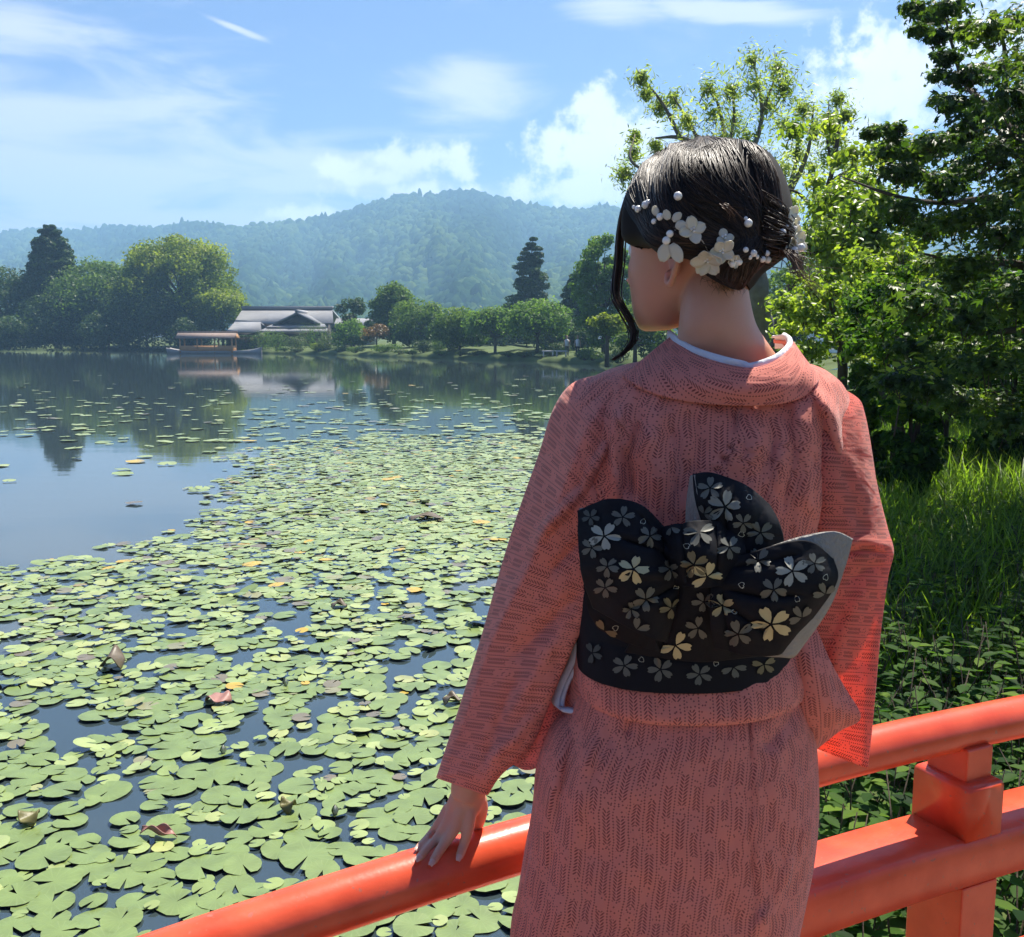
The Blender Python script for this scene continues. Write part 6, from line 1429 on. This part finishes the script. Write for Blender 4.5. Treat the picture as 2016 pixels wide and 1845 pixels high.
bundle('side_lock', [(1246, 352, 1.30), (1231, 400, 1.318), (1220, 460, 1.33), (1216, 520, 1.335), (1211, 562, 1.335), (1214, 590, 1.33), (1232, 622, 1.325), (1246, 650, 1.325), (1243, 676, 1.325), (1226, 696, 1.328), (1206, 708, 1.33)], 46, .0028, .0013, M_hair, (.0, .6), 60)
bundle('pony_wisps', [(1535, 488, 1.165), (1555, 502, 1.15), (1566, 520, 1.145), (1580, 540, 1.145), (1612, 564, 1.15)], 34, .0030, .0006, M_hairb, (.1, 1), 26, frayed=.010)
bundle('pony_wisps', [(1540, 490, 1.17), (1562, 500, 1.155), (1582, 512, 1.15), (1602, 528, 1.15)], 16, .0022, .0005, M_hairb, (.1, .8), 22, frayed=.008)
bundle('loose_tuft', [(1418, 399, 1.155), (1430, 404, 1.148), (1440, 415, 1.148), (1446, 430, 1.152)], 18, .0022, .0006, M_hairb, (.3, 1), 16, frayed=.006)
# twisted coils of the low bun
for k, pth in enumerate([[(1500, 410, 1.165), (1525, 428, 1.152), (1545, 446, 1.16), (1556, 466, 1.18)], [(1492, 432, 1.158), (1518, 446, 1.146), (1542, 460, 1.154), (1556, 478, 1.176)], [(1486, 456, 1.155), (1512, 466, 1.143), (1540, 474, 1.15), (1556, 490, 1.172)], [(1484, 478, 1.158), (1512, 486, 1.148), (1536, 490, 1.154), (1552, 500, 1.172)], [(1490, 498, 1.165), (1515, 502, 1.156), (1538, 502, 1.162)], [(1470, 385, 1.165), (1500, 395, 1.155), (1530, 415, 1.158), (1552, 440, 1.176)]]):
    bundle('bun_coil', [(x, y, d + .021) for x, y, d in pth], 46, .0052, .0006, M_hair, (.0, .8), 22, False)
head_b = bvh_of([body_o])
# short fine hairs at the nape and temple
mbn = MB()
for k in range(70):
    if k < 70: x, y = rj(1385, 1500), 0; y = 552 + 14 * math.sin((x - 1385) / 115 * 3.14) + rj(-8, 6); dx, dy = rj(-7, 9), rj(4, 18)
    else: x, y = rj(1246, 1290), rj(478, 500); dx, dy = rj(-4, 8), rj(6, 26)
    pts = []
    for t in (0, .35, .7, 1):
        h, n = shoot(head_b, x + dx * t + 3 * math.sin(t * 3 + k), y + dy * t)
        if h is None: break
        pts.append(h + n * (.0008 + .001 * t))
    if len(pts) == 4: mbn.tube(spline(pts, 7), np.linspace(.00024, .00008, 7), 3, False, .5)
stuff(mbn.obj('fine_hairs', M_hair, None, True)).parent = hair
# --- hair ornament
M_orn = leafmat('pearly_petal', [(.72, .70, .60), (.80, .77, .68)], .3, (.75, .72, .62), .28, .6); M_pearl = plain('pearl', (.80, .78, .74), .18, .6, coat=.5); M_wire = plain('silver_wire', (.5, .45, .38), .35, .5, metal=.8)
M_crys = plain('crystal_bead', (.72, .70, .66), .08, .8, coat=.6)
def crop8(cx, cy): return ((1550 + cx * .2331) / 1.24, (450 + cy * .2331) / 1.24)
dg_hair = BVHTree.FromPolygons([tuple(v) for v in V], [tuple(f) for f in F])
def hair_hit(px, py):
    best = None
    for b in (dg_hair, head_b):
        h, n = shoot(b, px, py)
        if h is not None and (best is None or (h - CAM).length < (best[0] - CAM).length): best = (h, n)
    return best
mbw = MB()
orn = wlink('hair_ornament', None, None); orn.empty_display_size = .02
def oadd(name, me, mat):
    o = link(name, me, mat, orn); o.matrix_parent_inverse = Matrix(); return o
orn.matrix_parent_inverse = Matrix.Translation(-Vector(woman.location))
def opetal(c, n, dirv, L, Wd, cup, mb):
    t = dirv.normalized(); s = n.cross(t).normalized(); V = []
    for i in range(7):
        u = i / 6; w = Wd * (math.sin(math.pi * min(.93, .10 + .83 * u)) ** .8)
        for j in range(5):
            q = (j - 2) / 2
            V.append(tuple(c + t * (L * u) + s * (w * q) + n * (cup * L * (u ** 1.5) * .8 + cup * .35 * w * q * q * 2 + .0006 * math.sin(9 * q + 5 * u))))
    i = np.arange(6)[:, None] * 5; j = np.arange(4)[None]; mb.add(V, [np.stack([i + j, i + j + 1, i + 6 + j, i + 5 + j], -1).reshape(-1, 4)])
def oflower(cx, cy, r_, npet=5, a0=0.0, tilt=(0, 0), lift=.006, hit=None):
    x, y = crop8(cx, cy); h = hit or hair_hit(x, y)
    if h is None: return
    p, n = h[0], h[1]; n = (n * .6 + (CAM - p).normalized() * .6 + Vector((tilt[0], 0, tilt[1]))).normalized(); p = p + n * lift
    e1 = n.cross(Vector((0, 0, 1))).normalized(); e2 = n.cross(e1); mb = MB()
    for k in range(npet):
        a = a0 + k * 2 * math.pi / npet; opetal(p + n * (.0006 * k), n, e1 * math.cos(a) + e2 * math.sin(a), r_ * rj(.85, 1.12), r_ * .46, rj(.15, .6), mb)
    me = mb.mesh('flower', True); o = oadd('flower', me, M_orn); s = o.modifiers.new('t', 'SOLIDIFY'); s.thickness = .0006
    for k in range(3): ball(p + n * .003 + e1 * .0022 * math.cos(k * 2.1) + e2 * .0022 * math.sin(k * 2.1), .0017, M_crys)
def ball(p, r_, mat, name='pearl'):
    bm = bmesh.new(); bmesh.ops.create_uvsphere(bm, u_segments=14, v_segments=9, radius=r_); bmesh.ops.translate(bm, verts=bm.verts, vec=p); me = bpy.data.meshes.new(name); bm.to_mesh(me); bm.free()
    for f in me.polygons: f.use_smooth = True
    oadd(name, me, mat)
oflower(600, 490, .0158, 4, .3, (0, .1)); oflower(765, 750, .0195, 5, 1.0, (0, -.15), .007); oflower(905, 690, .0150, 5, .2, (.1, 0), .006); oflower(930, 570, .0115, 3, .8, (0, .2), .004); oflower(1040, 770, .0085, 5, .5, (.1, -.1), .005)
for cx, cy, rr in [(22, 256, .0026), (80, 278, .0044), (165, 240, .0050), (180, 215, .0038), (300, 360, .0046), (240, 405, .0036), (382, 528, .0044), (350, 580, .0050), (460, 155, .0052), (1158, 432, .0050), (1142, 375, .0024), (1140, 695, .0034), (1080, 785, .0042), (1025, 805, .0044), (1210, 720, .0042), (1245, 745, .003), (1295, 762, .0040), (1335, 715, .0036), (1345, 760, .0042), (1180, 750, .003)]:
    h = hair_hit(*crop8(cx, cy))
    if h: ball(h[0] + h[1] * (rr * .8 + .0035), rr, M_pearl if cx < 1170 else M_crys)
def oleaf(cx, cy, dx, dy, L, Wd):
    x, y = crop8(cx, cy); h = hair_hit(x, y)
    if h is None: return
    n = ((CAM - h[0]).normalized() * .8 + h[1] * .5).normalized(); mb = MB()
    d = W(x + dx, y + dy, 1.2) - W(x, y, 1.2); d = d - n * d.dot(n)
    opetal(h[0] + n * .008, n, d, L, Wd, .15, mb); o = oadd('petal', mb.mesh('petal', True), M_orn); s = o.modifiers.new('t', 'SOLIDIFY'); s.thickness = .0006
oleaf(345, 610, -6, 20, .021, .0085); oleaf(390, 610, 10, 20, .024, .0075); oleaf(250, 340, -3, -12, .012, .0045); oleaf(360, 380, -4, -12, .012, .005); oleaf(400, 390, 10, -8, .013, .005); oleaf(430, 430, 12, 2, .013, .006)
for P in [[(40, 270), (165, 240), (235, 330), (300, 400), (420, 465), (560, 480)], [(560, 480), (440, 480), (395, 540), (370, 610)], [(950, 700), (1080, 750), (1200, 750), (1340, 750)], [(600, 500), (700, 600), (800, 700), (950, 700)]]:
    Q = [hair_hit(*crop8(*p)) for p in P]; Q = [h[0] + h[1] * .005 for h in Q if h]
    if len(Q) > 2: mbw.tube(spline(Q, 30), .0007, 5)
o_ = mbw.obj('wire', M_wire, None, True); o_.parent = orn; o_.matrix_parent_inverse = Matrix()
# the part of the ornament beyond the bun
for cx, cy, d, r_, a in [(1610, 350, 1.185, .016, .4), (1660, 590, 1.175, .017, 1.2), (1590, 690, 1.172, .013, .1), (1620, 470, 1.178, .012, .9)]:
    x, y = crop8(cx, cy); oflower(cx, cy, r_, 5, a, (.7, 0), .001, (W(x, y, d), Vector((.75, -.55, .1)).normalized()))
for cx, cy, d, rr in [(1545, 505, 1.165, .0046), (1670, 470, 1.172, .0042), (1670, 690, 1.165, .0046), (1675, 720, 1.165, .0042), (1740, 665, 1.165, .0052), (1590, 440, 1.172, .003), (1640, 640, 1.168, .003)]:
    ball(W(*crop8(cx, cy), d), rr, M_crys if cx > 1600 else M_pearl)
